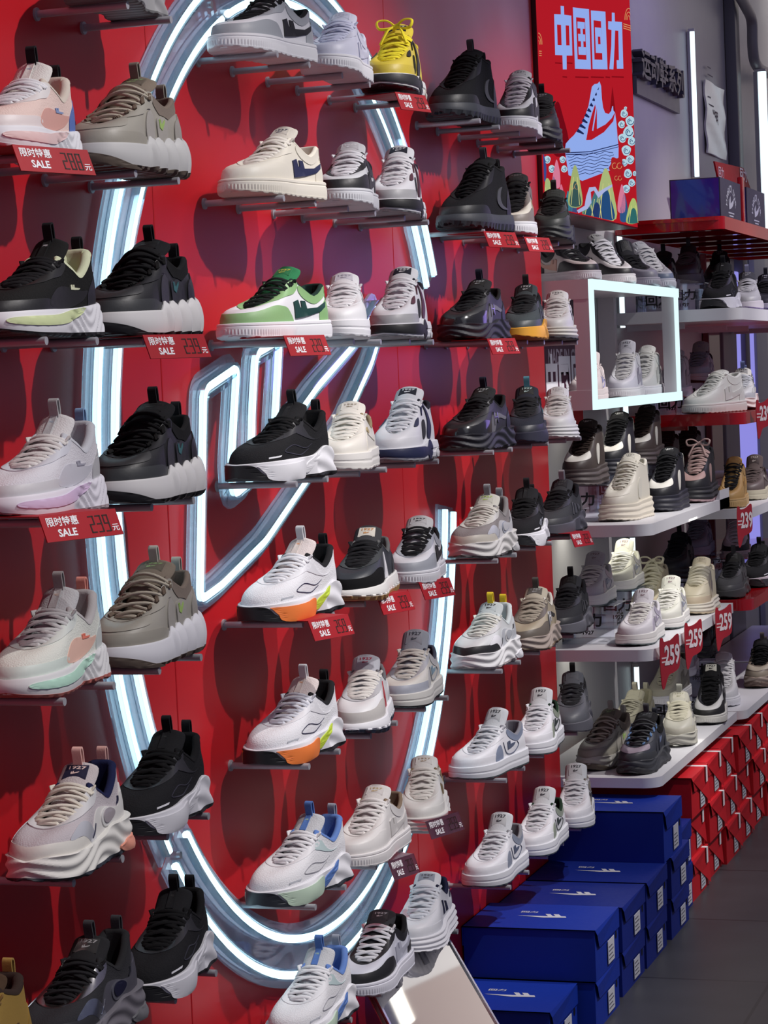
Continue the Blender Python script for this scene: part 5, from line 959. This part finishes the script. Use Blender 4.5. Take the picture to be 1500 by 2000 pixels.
P(5, YC[0], .090, -96, 'runner', 'white running shoe with orange and lime sole, lower of two', 'lower white and orange running shoe', {**RUN_OR, 'laces': (.60, .62, .68)}, up='knit')
P(5, YC[1], .107, -80, 'jogger', 'white and grey sneaker with a red triangle and navy lug sole', 'red triangle sneaker', dict(upper=(.72, .72, .73), toe=(.50, .48, .46, 'suede'), eyestay=(.44, .44, .46, 'suede'), heel=(.60, .60, .62), sole=WH, outsole=(.03, .04, .07), logo=(.45, .02, .035), laces=(.68, .66, .62), label=(.40, .41, .46), text=(.35, .02, .06), lining=(.14, .14, .15), tongue=(.42, .43, .47)))
P(5, YC[2], .095, -86, 'courtb', 'off white and grey sneaker with pale blue tick, beside the ring', 'pale blue tick sneaker', dict(upper=(.70, .68, .62), toe=(.42, .44, .50), eyestay=(.48, .49, .52), heel=(.58, .58, .58), logo=(.26, .38, .46), sole=(.72, .71, .66), outsole=BK, laces=(.64, .62, .56), tongue=(.30, .32, .36), text=(.06, .07, .09), lining=(.06, .07, .10), seam=(.3, .32, .36)))
P(6, YC[0], .088, -99, 'runner', 'white running shoe with blue tongue strap and mint sole, upper of two', 'upper blue strap running shoe', RUN_BL, up='knit')
P(6, YC[1], .110, -92, 'court', 'all off white low sneaker with brown lining', 'all off white sneaker with brown lining', court((.70, .68, .66), (.70, .68, .66), (.70, .68, .66), (.70, .68, .66), (.60, .58, .56), (.74, .72, .70), (.22, .16, .11), text=(.5, .38, .2), so=(.72, .70, .69), tongue=(.66, .64, .62)))
P(6, YC[2], .108, -78, 'stripes', 'white sneaker with two brown side stripes and brown lining', 'brown stripe sneaker', dict(upper=(.73, .72, .68), logo=(.34, .25, .13), lining=(.24, .17, .10), sole=(.76, .75, .71), laces=(.76, .74, .68), text=(.4, .3, .2), seam=(.5, .45, .4)))
P(7, YC[0], .100, -92, 'runner', 'white running shoe with blue tongue strap cut by the bottom edge', 'lower blue strap running shoe', RUN_BL, up='knit')
P(7, YC[1], .110, -90, 'court', 'black low sneaker with white side window, near the foot mirror', 'black sneaker with white side window', {**court((.56, .57, .64), BK, BK, BK, (.40, .41, .48), (.60, .60, .63), (.006, .006, .007), text=(.4, .4, .42), tongue=(.03, .03, .034), so=(.66, .66, .72))})
P(7, YC[2], .100, -86, 'stripes', 'white sneaker with two navy side stripes and navy lining', 'navy stripe sneaker', dict(upper=(.70, .71, .74), logo=(.014, .018, .045), lining=(.012, .014, .04), sole=(.76, .76, .79), laces=(.66, .69, .74), text=(.1, .1, .12), label=(.3, .32, .38)))
# -- right column
HK = dict(upper=(.014, .014, .016), toe=(.020, .021, .023), logo=(.07, .072, .078), sole=(.045, .050, .060), outsole=(.03, .033, .04), lining=(.01, .01, .01), laces=(.01, .01, .011), tloop=(.06, .062, .07), loop=(.03, .03, .03))
P(0, YR[0], .088, -96, 'hiker', 'black high hiking boot with crescent mark, topmost on the right', 'upper black hiking boot', HK, up='knit', name='hiking_boot')
P(0, YR[1], .122, -85, 'hcourt', 'black and white high top sneaker, topmost right', 'black and white high top', court((.62, .62, .64), BK, BK, BK, BK, (.66, .62, .66), BK, text=(.1, .1, .12), tongue=(.45, .45, .47)))
P(0, YR[2], .093, -80, 'tech', 'black sneaker half hidden behind the black and white high top', 'hidden black sneaker', dict(upper=BK, overlay=(.03, .03, .035), logo=(.2, .2, .22), sole=(.04, .04, .045)))
P(1, YR[0], .105, -99, 'hiker', 'black high hiking boot with crescent mark and shiny tongue loop, lower one', 'lower black hiking boot', HK, up='knit', name='hiking_boot')
P(1, YR[1], .108, -80, 'hcourt', 'beige and white high top sneaker with dark laces', 'beige high top', court((.66, .62, .53), (.20, .17, .15), (.22, .19, .17), (.66, .63, .56), (.48, .40, .26), BK, BK, tongue=(.03, .03, .03), text=(.2, .2, .2)))
P(1, YR[2], .112, -82, 'tech', 'dark grey all over sneaker at the end of its peg row near the poster', 'dark grey sneaker near the poster', dict(upper=(.05, .055, .05), overlay=(.05, .055, .052), logo=(.09, .095, .09), sole=(.06, .065, .06), outsole=(.03, .03, .03), laces=(.02, .02, .02)), up='knit')
TC = dict(upper=(.020, .020, .022), toe=(.016, .016, .018, 'patent'), overlay=(.12, .12, .125), logo=(.45, .45, .48, 'metal'), eyestay=(.03, .03, .034), sole=(.022, .022, .030), outsole=BK, lining=(.008, .008, .009), laces=BK, label=(.02, .02, .02), text=(.3, .3, .31), heel=(.02, .02, .035))
P(2, YR[0], .090, -95, 'tech', 'black leather sneaker with silver side bars, upper of two', 'upper black leather sneaker', TC)
P(2, YR[1], .118, -83, 'knitlow', 'dark slate sneaker with bright orange sole', 'orange sole sneaker', dict(upper=(.05, .06, .065), overlay=(.06, .07, .075), sole=(.75, .36, .04), outsole=(.5, .22, .03), eyestay=(.03, .035, .04), lining=(.012, .012, .014), laces=BK, text=(.4, .4, .4), label=BK, tloop=(.03, .03, .03)), up='knit')
P(2, YR[2], .112, -82, 'stripes', 'white sneaker with two black side stripes beside the orange sole one', 'white sneaker with black stripes', dict(upper=(.72, .71, .68), logo=(.02, .022, .03), sole=(.72, .70, .62), text=(.1, .1, .1), outsole=(.05, .05, .06), loop=(.2, .2, .2)))
P(3, YR[0], .088, -97, 'tech', 'black leather sneaker with silver side bars, lower of two', 'lower black leather sneaker', TC)
P(3, YR[1], .113, -80, 'knitlow', 'dark navy sneaker with a teal heel cage', 'teal heel sneaker', dict(upper=(.022, .024, .034), overlay=(.03, .032, .045), sole=(.03, .03, .05), heel=(.08, .24, .30), outsole=(.02, .02, .04), eyestay=(.022, .024, .03), laces=BK, label=(.02, .02, .02), text=(.3, .42, .4), lining=(.01, .01, .012)), up='knit')
P(3, YR[2], .105, -80, 'stripes', 'white sneaker with pale grey side stripes at the row end', 'white sneaker with pale grey stripes', dict(upper=(.74, .74, .72), logo=(.50, .50, .48), sole=(.76, .76, .74), text=(.5, .5, .5), laces=(.76, .75, .70)))
P(4, YR[0], .091, -93, 'dad', 'silver and beige chunky sneaker with dark toe rubber', 'silver and beige chunky sneaker', dict(upper=(.22, .20, .20, 'knit'), overlay=(.48, .48, .50), overlay2=(.40, .41, .45), toe=(.48, .45, .39), eyestay=(.50, .49, .46), heel=(.42, .42, .44), badge=(.46, .46, .48), ring=(.30, .32, .38), logo=(.2, .2, .22), sole=(.56, .55, .53), accent=(.5, .5, .5), outsole=(.06, .055, .055), lining=(.20, .19, .19), laces=(.56, .54, .49), tongue=(.5, .49, .44), text=(.35, .5, .1), loop=(.30, .31, .33), label=(.5, .5, .44), strap=(.3, .3, .3)))
P(4, YR[1], .100, -84, 'runner', 'narrow black knit sneaker with white wedge sole between two grey ones', 'narrow black knit sneaker', {**RUN_BW, 'seam': (.4, .42, .5)}, up='knit')
P(4, YR[2], .098, -92, 'knitlow', 'dark grey sneaker on a red holder at the end of the red wall', 'dark grey sneaker at the wall end', dict(upper=(.065, .067, .072), overlay=(.10, .105, .12), sole=(.11, .11, .13), outsole=(.03, .03, .035), eyestay=(.045, .047, .05), lining=(.012, .012, .014), laces=(.02, .02, .022), tloop=(.45, .45, .46), label=(.04, .04, .045), text=(.1, .1, .1)), up='knit')
P(5, YR[0], .088, -94, 'dad', 'white and grey chunky sneaker with yellow loop and black toe band', 'yellow loop sneaker', dict(upper=(.62, .64, .64), overlay=(.45, .47, .50), overlay2=WH, toe=(.02, .02, .022), eyestay=(.60, .60, .60), badge=(.40, .42, .45), ring=(.62, .62, .62), logo=(.05, .05, .06), sole=(.76, .76, .76), accent=WH, outsole=(.30, .27, .27), lining=(.55, .60, .60), laces=(.68, .68, .62), tongue=(.50, .54, .54), text=(.02, .02, .02), loop=(.85, .62, .04), heel=(.4, .4, .42), strap=(.5, .54, .54), label=(.5, .54, .54)))
P(5, YR[1], .110, -88, 'tech', 'khaki and black sneaker with white zigzag side print', 'khaki zigzag sneaker', dict(upper=(.36, .31, .22), toe=(.13, .11, .09), overlay=(.03, .03, .03), logo=WH, eyestay=(.14, .12, .10), sole=(.36, .30, .26), outsole=(.14, .10, .06), lining=(.55, .53, .47), laces=(.34, .30, .24), tongue=(.42, .38, .30), label=(.10, .09, .08), text=(.3, .3, .3), loop=(.08, .08, .07)))
P(5, YR[2], .113, -88, 'knitlow', 'near black sneaker with grey wedge sole overlapping the white shelf', 'near black wedge sneaker', dict(upper=(.035, .036, .040), overlay=(.07, .072, .08), sole=(.15, .15, .17), outsole=(.05, .05, .055), lining=(.008, .008, .009), laces=BK, tloop=(.01, .01, .01), label=(.01, .01, .01), text=(.03, .03, .03)), up='knit')
def CB(c, dk, li=None, w_=WH): return dict(upper=w_, toe=w_, heel=c, eyestay=w_, sole=(.72, .73, .76), outsole=(.10, .12, .12), logo=dk, tongue=(.60, .62, .64), label=(.55, .57, .58), text=(.05, .05, .06), laces=(.66, .67, .70), lining=li or c, seam=dk)
P(6, YR[0], .086, -103, 'courtb', 'white sneaker with blue grey panels, upper of two', 'upper blue grey panel sneaker', CB((.24, .28, .38), (.10, .12, .18), (.22, .22, .25)))
P(6, YR[1], .114, -88, 'courtb', 'white sneaker with sage panels and dark green lining, upper of two', 'upper sage panel sneaker', CB((.30, .34, .27), (.04, .05, .05), (.015, .035, .02)))
P(6, YR[2], .114, -81, 'knitlow', 'mid grey chunky sneaker hanging over the white shelf edge', 'mid grey chunky sneaker', dict(upper=(.11, .115, .13), overlay=(.18, .185, .20), sole=(.13, .13, .15), outsole=(.07, .07, .08), lining=(.02, .02, .022), laces=(.03, .03, .033), tloop=(.02, .02, .02)))
P(7, YR[0], .092, -94, 'courtb', 'white sneaker with blue grey panels, lower of two, above the blue boxes', 'lower blue grey panel sneaker', CB((.26, .29, .36), (.10, .12, .18), (.25, .25, .27)))
P(7, YR[1], .110, -91, 'courtb', 'white sneaker with sage panels and dark green lining, lower of two', 'lower sage panel sneaker', CB((.30, .34, .27), (.04, .05, .05), (.015, .035, .02)))
P(7, YR[2], .113, -82, 'courtb', 'white sneaker with taupe panels by the blue boxes', 'taupe panel sneaker', CB((.30, .26, .21), (.06, .06, .06), (.2, .18, .16)))

# -- shelves
G_S = 'sneakers on the shelves'
def Q(x, y, z, yaw, style, label, cols, ris=None, **k):
    if ris: riser(x, y, z, .14, .15, ris, 'clear acrylic riser under the ' + label.split(',')[0].split(' with')[0]); z += ris
    shoe(label, x, y, z, yaw, style, cols, group=G_S, **k)
zc = 1.668
Q(.015, 6.10, zc, -50, 'court', 'black and white sneaker with pale pink tick on the glowing cube, nearest', court((.62, .56, .53), BK, BK, BK, (.62, .36, .28), BK, BK, so=(.62, .58, .60), tongue=(.3, .3, .3)), over=dict(ton=(.35, .14)))
Q(.020, 6.50, zc, -50, 'hcourt', 'black and white high top on the glowing cube, second from the red wall', court((.66, .64, .62), BK, BK, BK, BK, WH, BK, so=(.72, .71, .72), tongue=(.42, .42, .42)))
Q(.030, 6.80, zc, -52, 'court', 'grey sneaker with black laces on the glowing cube, third from the red wall', court((.28, .28, .32), (.22, .22, .26), (.05, .05, .06), (.1, .1, .11), (.05, .05, .05), BK, BK, so=(.45, .44, .50), tongue=(.03, .03, .035)), over=dict(ton=(.35, .145)))
Q(.030, 7.03, zc + .0, -52, 'hcourt', 'grey white sneaker with slate blue toe on the glowing cube, farthest', court((.46, .48, .52), (.14, .18, .26), (.50, .50, .54), (.4, .42, .46), (.3, .32, .36), (.60, .60, .62), so=(.58, .60, .66), tongue=(.46, .47, .50)))
zi = CZ0 + .018
Q(.035, 6.20, zi, -86, 'courtb', 'white sneaker inside the glowing cube behind its corner post', dict(upper=(.66, .58, .57), heel=(.66, .58, .57), outsole=(.12, .16, .18), logo=(.3, .3, .5), seam=(.25, .25, .5)), over=dict(W=.95))
Q(.034, 6.66, zi, -88, 'hcourt', 'white and lilac grey high top with 1927 tongue inside the glowing cube', court((.58, .57, .62), (.52, .52, .58), (.62, .62, .64), (.36, .36, .44), (.28, .26, .32), (.60, .59, .58), (.5, .5, .52), so=(.60, .60, .62), text=(.12, .12, .14)), over=dict(W=.95, ton=(.35, .165)))
Q(.034, 6.93, zi, -90, 'hcourt', 'plain white high top at the far end inside the glowing cube', court((.66, .65, .62), (.64, .64, .62), (.66, .66, .64), (.64, .64, .62), (.5, .5, .48), (.70, .70, .66)), over=dict(W=.95))
zr = 1.290
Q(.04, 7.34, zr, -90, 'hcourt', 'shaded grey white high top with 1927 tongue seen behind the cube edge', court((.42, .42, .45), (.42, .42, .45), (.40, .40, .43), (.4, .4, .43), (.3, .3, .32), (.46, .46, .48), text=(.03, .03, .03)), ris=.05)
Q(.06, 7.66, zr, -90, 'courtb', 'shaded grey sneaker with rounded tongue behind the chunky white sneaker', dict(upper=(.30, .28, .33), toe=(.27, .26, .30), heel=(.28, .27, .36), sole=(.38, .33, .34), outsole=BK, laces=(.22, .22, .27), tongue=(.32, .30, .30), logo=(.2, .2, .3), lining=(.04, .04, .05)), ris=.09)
Q(.195, 7.18, zr, -116, 'hcourt', 'chunky white leather sneaker standing on the red shelf', court((.70, .71, .67), (.70, .71, .67), (.71, .72, .68), (.68, .69, .66), (.62, .63, .60), (.74, .75, .70), so=(.68, .66, .63), text=(.2, .2, .2)), over=dict(colf=(.43, .118), ank=(.25, .104), heel=(.05, .116), ton=(.36, .130)))
Q(.215, 7.56, zr, -86, 'dad', 'grey and white sneaker with zigzag side behind the chunky white sneaker', dict(upper=(.55, .56, .56), overlay=(.62, .61, .56), toe=(.42, .43, .46), overlay2=(.50, .50, .50), badge=(.6, .6, .55), ring=(.15, .20, .36), logo=(.1, .15, .3), heel=(.14, .18, .36), sole=(.66, .58, .56), outsole=(.03, .01, .01), laces=(.5, .52, .55), tongue=(.58, .58, .54), label=(.3, .3, .3), text=(.03, .03, .03), strap=(.58, .58, .54), lining=(.1, .1, .12), accent=(.6, .55, .55)))
zs = 1.605
Q(.02, 7.30, zs, -88, 'tech', 'tall black sneaker in the dark under the red rack, nearest', dict(upper=(.012, .012, .016), overlay=(.014, .014, .02), sole=(.20, .20, .22), logo=(.03, .03, .04)), ris=.06)
Q(.02, 7.72, zs, -88, 'knitlow', 'dark grey sneaker in the dark under the red rack, middle', dict(upper=(.05, .048, .055), overlay=(.06, .06, .07), sole=(.08, .07, .08), laces=(.14, .13, .14)), ris=.10)
Q(.07, 8.02, zs, -88, 'knitlow', 'black sneaker in the dark under the red rack, farthest', dict(upper=(.012, .012, .014), overlay=(.02, .02, .025), sole=(.04, .04, .05), logo=(.2, .2, .25)), ris=.09)
Q(.215, 7.24, zs, -92, 'runner', 'black running shoe with black toe rubber and white sole on the high white shelf', {**RUN_BW, 'sole': (.62, .62, .66), 'accent': (.62, .62, .66), 'accent2': (.62, .62, .66), 'toe': (.03, .032, .035), 'text': (.3, .3, .32)}, up='knit', over=dict(ton=(.35, .145), colf=(.42, .115)))
Q(.225, 7.66, zs, -82, 'knitlow', 'light grey knit sneaker right of the black running shoe', dict(upper=(.34, .34, .36), overlay=(.38, .38, .40), sole=(.55, .52, .56), outsole=(.2, .15, .3), laces=(.40, .40, .42), tongue=(.05, .05, .06), lining=(.04, .04, .05), heel=(.3, .3, .45)), up='knit')
Q(.235, 7.98, zs, -82, 'knitlow', 'dark knit sneaker with white sole at the right edge of the high shelf', dict(upper=(.05, .05, .058), overlay=(.06, .06, .07), sole=(.55, .52, .58), outsole=(.2, .15, .4), laces=(.02, .02, .02), label=(.02, .02, .02), text=(.5, .5, .5)), up='knit')
z2 = 1.04; PB = dict(upper=(.055, .040, .034), toe=(.055, .040, .034), vamp=(.70, .68, .62), logo=(.68, .66, .60), tab=(.56, .54, .47), sole=(.075, .058, .056), laces=(.03, .02, .017), label=(.03, .02, .018), text=(.7, .7, .7), tongue=(.045, .032, .028)); PK = {**PB, 'upper': (.012, .012, .018), 'toe': (.012, .012, .016), 'sole': (.022, .022, .034), 'laces': (.01, .01, .012), 'label': (.01, .01, .012), 'tongue': (.012, .012, .014), 'heel': (.012, .012, .02)}
Q(.040, 6.10, z2, -92, 'platform', 'dark brown platform high top with white toe, nearest the red wall', PB, ris=.095)
Q(.042, 6.48, z2, -92, 'platform', 'black platform high top between two brown ones', PK, ris=.105)
Q(.045, 6.84, z2, -92, 'platform', 'dark brown platform high top, second brown one along the shelf', PB, ris=.115)
Q(.145, 6.12, z2, -98, 'platform', 'cream platform high top in front on the lipped white shelf', dict(upper=(.66, .63, .54), sole=(.68, .63, .52), logo=(.62, .60, .52), text=(.1, .1, .09), laces=(.68, .66, .57), heel=(.60, .60, .56)))
Q(.180, 6.48, z2, -93, 'platform', 'black platform high top with white toe beside the cream one', PK)
Q(.198, 6.86, z2, -92, 'platform', 'black sneaker with pink rope laces crossing over its tongue', dict(upper=(.02, .02, .022), toe=(.022, .022, .026), vamp=(.56, .36, .32), sole=(.03, .03, .035), outsole=(.40, .26, .27), laces=(.60, .42, .38), logo=(.5, .33, .3), tab=(.02, .02, .02), label=(.012, .012, .012), text=(.4, .36, .36)), over=dict(bow=True, lacer=.0034))
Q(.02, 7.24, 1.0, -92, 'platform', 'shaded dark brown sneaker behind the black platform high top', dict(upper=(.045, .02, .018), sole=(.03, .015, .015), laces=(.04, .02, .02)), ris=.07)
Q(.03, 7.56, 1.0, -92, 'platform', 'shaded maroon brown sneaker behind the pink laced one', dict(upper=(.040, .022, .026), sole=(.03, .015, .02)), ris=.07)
Q(.235, 7.22, 1.0, -88, 'hcourt', 'tan ochre sneaker with black laces at the shelf corner', court((.46, .28, .10), (.46, .28, .10), (.44, .27, .10), (.44, .27, .1), (.40, .24, .08), BK, (.2, .1, .04), so=(.48, .32, .14)), over=dict(W=.9))
Q(.235, 7.60, 1.0, -90, 'skate', 'brown low sneaker with thick cream sole at the right', dict(upper=(.13, .10, .095), toe=(.13, .10, .095), logo=(.5, .45, .42), sole=(.56, .52, .38), laces=(.13, .10, .095), lining=(.03, .02, .02), label=(.08, .06, .06), seam=(.05, .03, .03)), over=dict(ton=(.36, .14)))
z3 = .72
def CS(a, b, c=None): return dict(upper=a, toe=a, heel=b, eyestay=a, sole=(.74, .73, .70), outsole=(.12, .15, .15), logo=c or (.30, .32, .40), tongue=a, label=a, text=(.28, .20, .22), laces=(.74, .73, .68), lining=a, seam=(.4, .4, .46))
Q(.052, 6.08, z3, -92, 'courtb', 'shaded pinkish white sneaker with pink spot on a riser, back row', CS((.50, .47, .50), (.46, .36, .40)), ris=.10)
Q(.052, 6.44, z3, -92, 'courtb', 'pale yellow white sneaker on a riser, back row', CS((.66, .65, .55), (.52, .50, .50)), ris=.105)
Q(.055, 6.82, z3, -92, 'hcourt', 'cream fleece sneaker with fat bow tied rope laces, back row', court((.66, .60, .42), (.62, .52, .36), (.66, .60, .42), (.60, .54, .40), (.6, .52, .4), (.72, .69, .52), so=(.62, .58, .45)), over=dict(bow=True, lacer=.0042, laceflat=1.0))
Q(.182, 6.07, z3, -92, 'courtb', 'white sneaker with soft pink and blue panels, front row nearest', CS((.70, .68, .71), (.50, .46, .56), (.40, .36, .46)))
Q(.182, 6.44, z3, -90, 'courtb', 'white sneaker with pale grey panels, front row beside the pink one', CS((.68, .68, .61), (.46, .45, .48)))
Q(.198, 6.81, z3, -92, 'platform', 'cream sneaker with thick criss cross rope laces, front row', dict(upper=(.66, .60, .44), toe=(.60, .50, .36), sole=(.70, .66, .56), outsole=(.46, .38, .26), logo=(.60, .52, .40), laces=(.72, .68, .54), label=(.60, .54, .40), text=(.4, .34, .24), tab=(.62, .56, .44)), over=dict(lacer=.004, laceflat=1.0, hs=(.032, .032, .034, .038), ton=(.34, .155), colf=(.42, .128), ank=(.25, .114), heel=(.06, .126)))
z3r = .725
Q(.05, 7.24, z3r, -90, 'tech', 'black sneaker in shadow behind the cream fleece one', dict(upper=(.012, .012, .018), overlay=(.016, .016, .025), sole=(.02, .02, .025)), ris=.06)
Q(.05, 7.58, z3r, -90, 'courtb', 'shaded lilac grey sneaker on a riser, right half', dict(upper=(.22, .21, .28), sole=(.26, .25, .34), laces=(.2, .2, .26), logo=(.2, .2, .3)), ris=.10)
Q(.14, 7.80, z3r, -86, 'hcourt', 'white sneaker with black band and tick behind the 239 pendant', court((.70, .70, .70), BK, WH, (.6, .6, .62), BK, WH, BK, so=(.66, .60, .60)), ris=.07)
Q(.225, 7.20, z3r, -90, 'knitlow', 'dark grey sneaker on the red shelf right of the cream rope laced one', dict(upper=(.075, .075, .08), overlay=(.085, .085, .09), sole=(.06, .06, .062), outsole=(.02, .02, .02), laces=BK, tongue=(.02, .02, .02), lining=BK), up='knit', over=dict(W=.92))
Q(.245, 7.56, z3r, -90, 'runner', 'black sneaker with white tick and pale wedge sole on the red shelf', {**RUN_BW, 'sole': (.60, .52, .56), 'accent': (.05, .05, .06), 'accent2': (.5, .48, .6), 'label': (.6, .6, .6)}, up='fabric')
Q(.28, 8.45, .735, -90, 'courtb', 'black sneaker cut by the right edge above the red shelf', dict(upper=(.012, .012, .014), sole=(.4, .4, .36), laces=BK, logo=(.05, .05, .06)))
z4 = .39
Q(.072, 6.09, z4, -101, 'bubble', 'taupe rope laced chunky sneaker on the lowest white shelf', {**BUB_GB, 'upper': (.30, .285, .25), 'sole': (.46, .45, .41), 'outsole': (.13, .11, .08)}, over=dict(W=.98, sole='dad'))
Q(.183, 6.04, z4, -94, 'bubble', 'dark slate chunky sneaker with blue lace cords on the lowest white shelf', {**BUB_BK, 'upper': (.055, .060, .075), 'toe': (.060, .064, .070), 'vamp': (.36, .30, .36), 'sole': (.050, .053, .062), 'outsole': (.03, .03, .034), 'toggle': (.16, .28, .50), 'laces': (.09, .095, .10), 'overlay': (.05, .054, .07), 'label': (.03, .032, .036), 'text': (.14, .15, .16), 'tloop': (.10, .10, .11), 'logo': (.2, .25, .4)}, over=dict(W=1.0, sole='dad'))
Q(.042, 6.53, z4, -100, 'dad', 'beige sneaker half hidden at the back of the lowest white shelf', dict(upper=(.44, .42, .33), sole=(.48, .46, .38), laces=(.44, .42, .34), lining=(.3, .28, .2)))
Q(.188, 6.49, z4, -82, 'dad', 'beige chunky sneaker with flat criss cross laces and openwork side', dict(upper=(.44, .43, .37), overlay=(.50, .49, .44), toe=(.48, .46, .38), overlay2=(.46, .45, .40), eyestay=(.50, .48, .39), badge=(.22, .22, .22), ring=(.46, .45, .40), logo=(.10, .10, .10), sole=(.46, .45, .39), outsole=(.30, .29, .25), laces=(.48, .46, .36), lining=(.3, .29, .25), heel=(.4, .4, .36), label=(.5, .48, .4), strap=(.5, .48, .4), text=(.3, .3, .2)), over=dict(laceflat=.35, lacer=.0045))
Q(.075, 6.93, z4, -95, 'hcourt', 'cream high top with 1927 tongue label behind the beige chunky sneaker', court((.60, .57, .45), (.5, .48, .38), (.56, .53, .42), (.3, .28, .22), (.3, .28, .22), (.58, .55, .42), (.1, .09, .07), text=(.03, .03, .03), tongue=(.64, .60, .46)), over=dict(ton=(.36, .165)), ris=.05)
Q(.205, 6.89, z4, -86, 'hcourt', 'black and white high top with white 1927 label and tick, low shelf', {**court((.66, .66, .64), (.02, .02, .02), BK, BK, BK, (.012, .012, .013), BK, text=(.02, .02, .02), tongue=(.015, .015, .016), so=(.70, .69, .64)), 'label': (.66, .65, .56), 'outsole': BK}, over=dict(W=1.02, ton=(.35, .160)))
z4b = .385
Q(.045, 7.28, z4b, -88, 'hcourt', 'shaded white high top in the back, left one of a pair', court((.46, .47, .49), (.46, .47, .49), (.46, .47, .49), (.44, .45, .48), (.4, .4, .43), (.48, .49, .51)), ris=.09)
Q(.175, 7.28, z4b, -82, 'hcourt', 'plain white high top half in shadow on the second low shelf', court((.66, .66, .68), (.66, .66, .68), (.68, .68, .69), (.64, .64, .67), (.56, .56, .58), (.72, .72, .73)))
Q(.03, 7.66, z4b, -90, 'bubble', 'black chunky sneaker in shadow behind the farthest pendant tag', {**BUB_BK, 'sole': (.02, .02, .022)}, ris=.10, over=dict(W=.98, sole='dad'))
Q(.225, 7.70, z4b, -88, 'bubble', 'taupe brown and black chunky sneaker on the second low shelf', {**BUB_BK, 'upper': (.20, .16, .13), 'toe': (.34, .29, .22), 'vamp': (.45, .40, .32), 'sole': (.36, .29, .24), 'outsole': (.15, .10, .08), 'overlay': (.14, .11, .10), 'heel': (.12, .1, .1)}, over=dict(W=1.0, sole='dad'))
Q(.20, 8.40, .385, -88, 'knitlow', 'dark green black sneaker at the right edge, lowest shelf', dict(upper=(.012, .016, .018), sole=(.03, .03, .03), laces=(.02, .03, .03)))
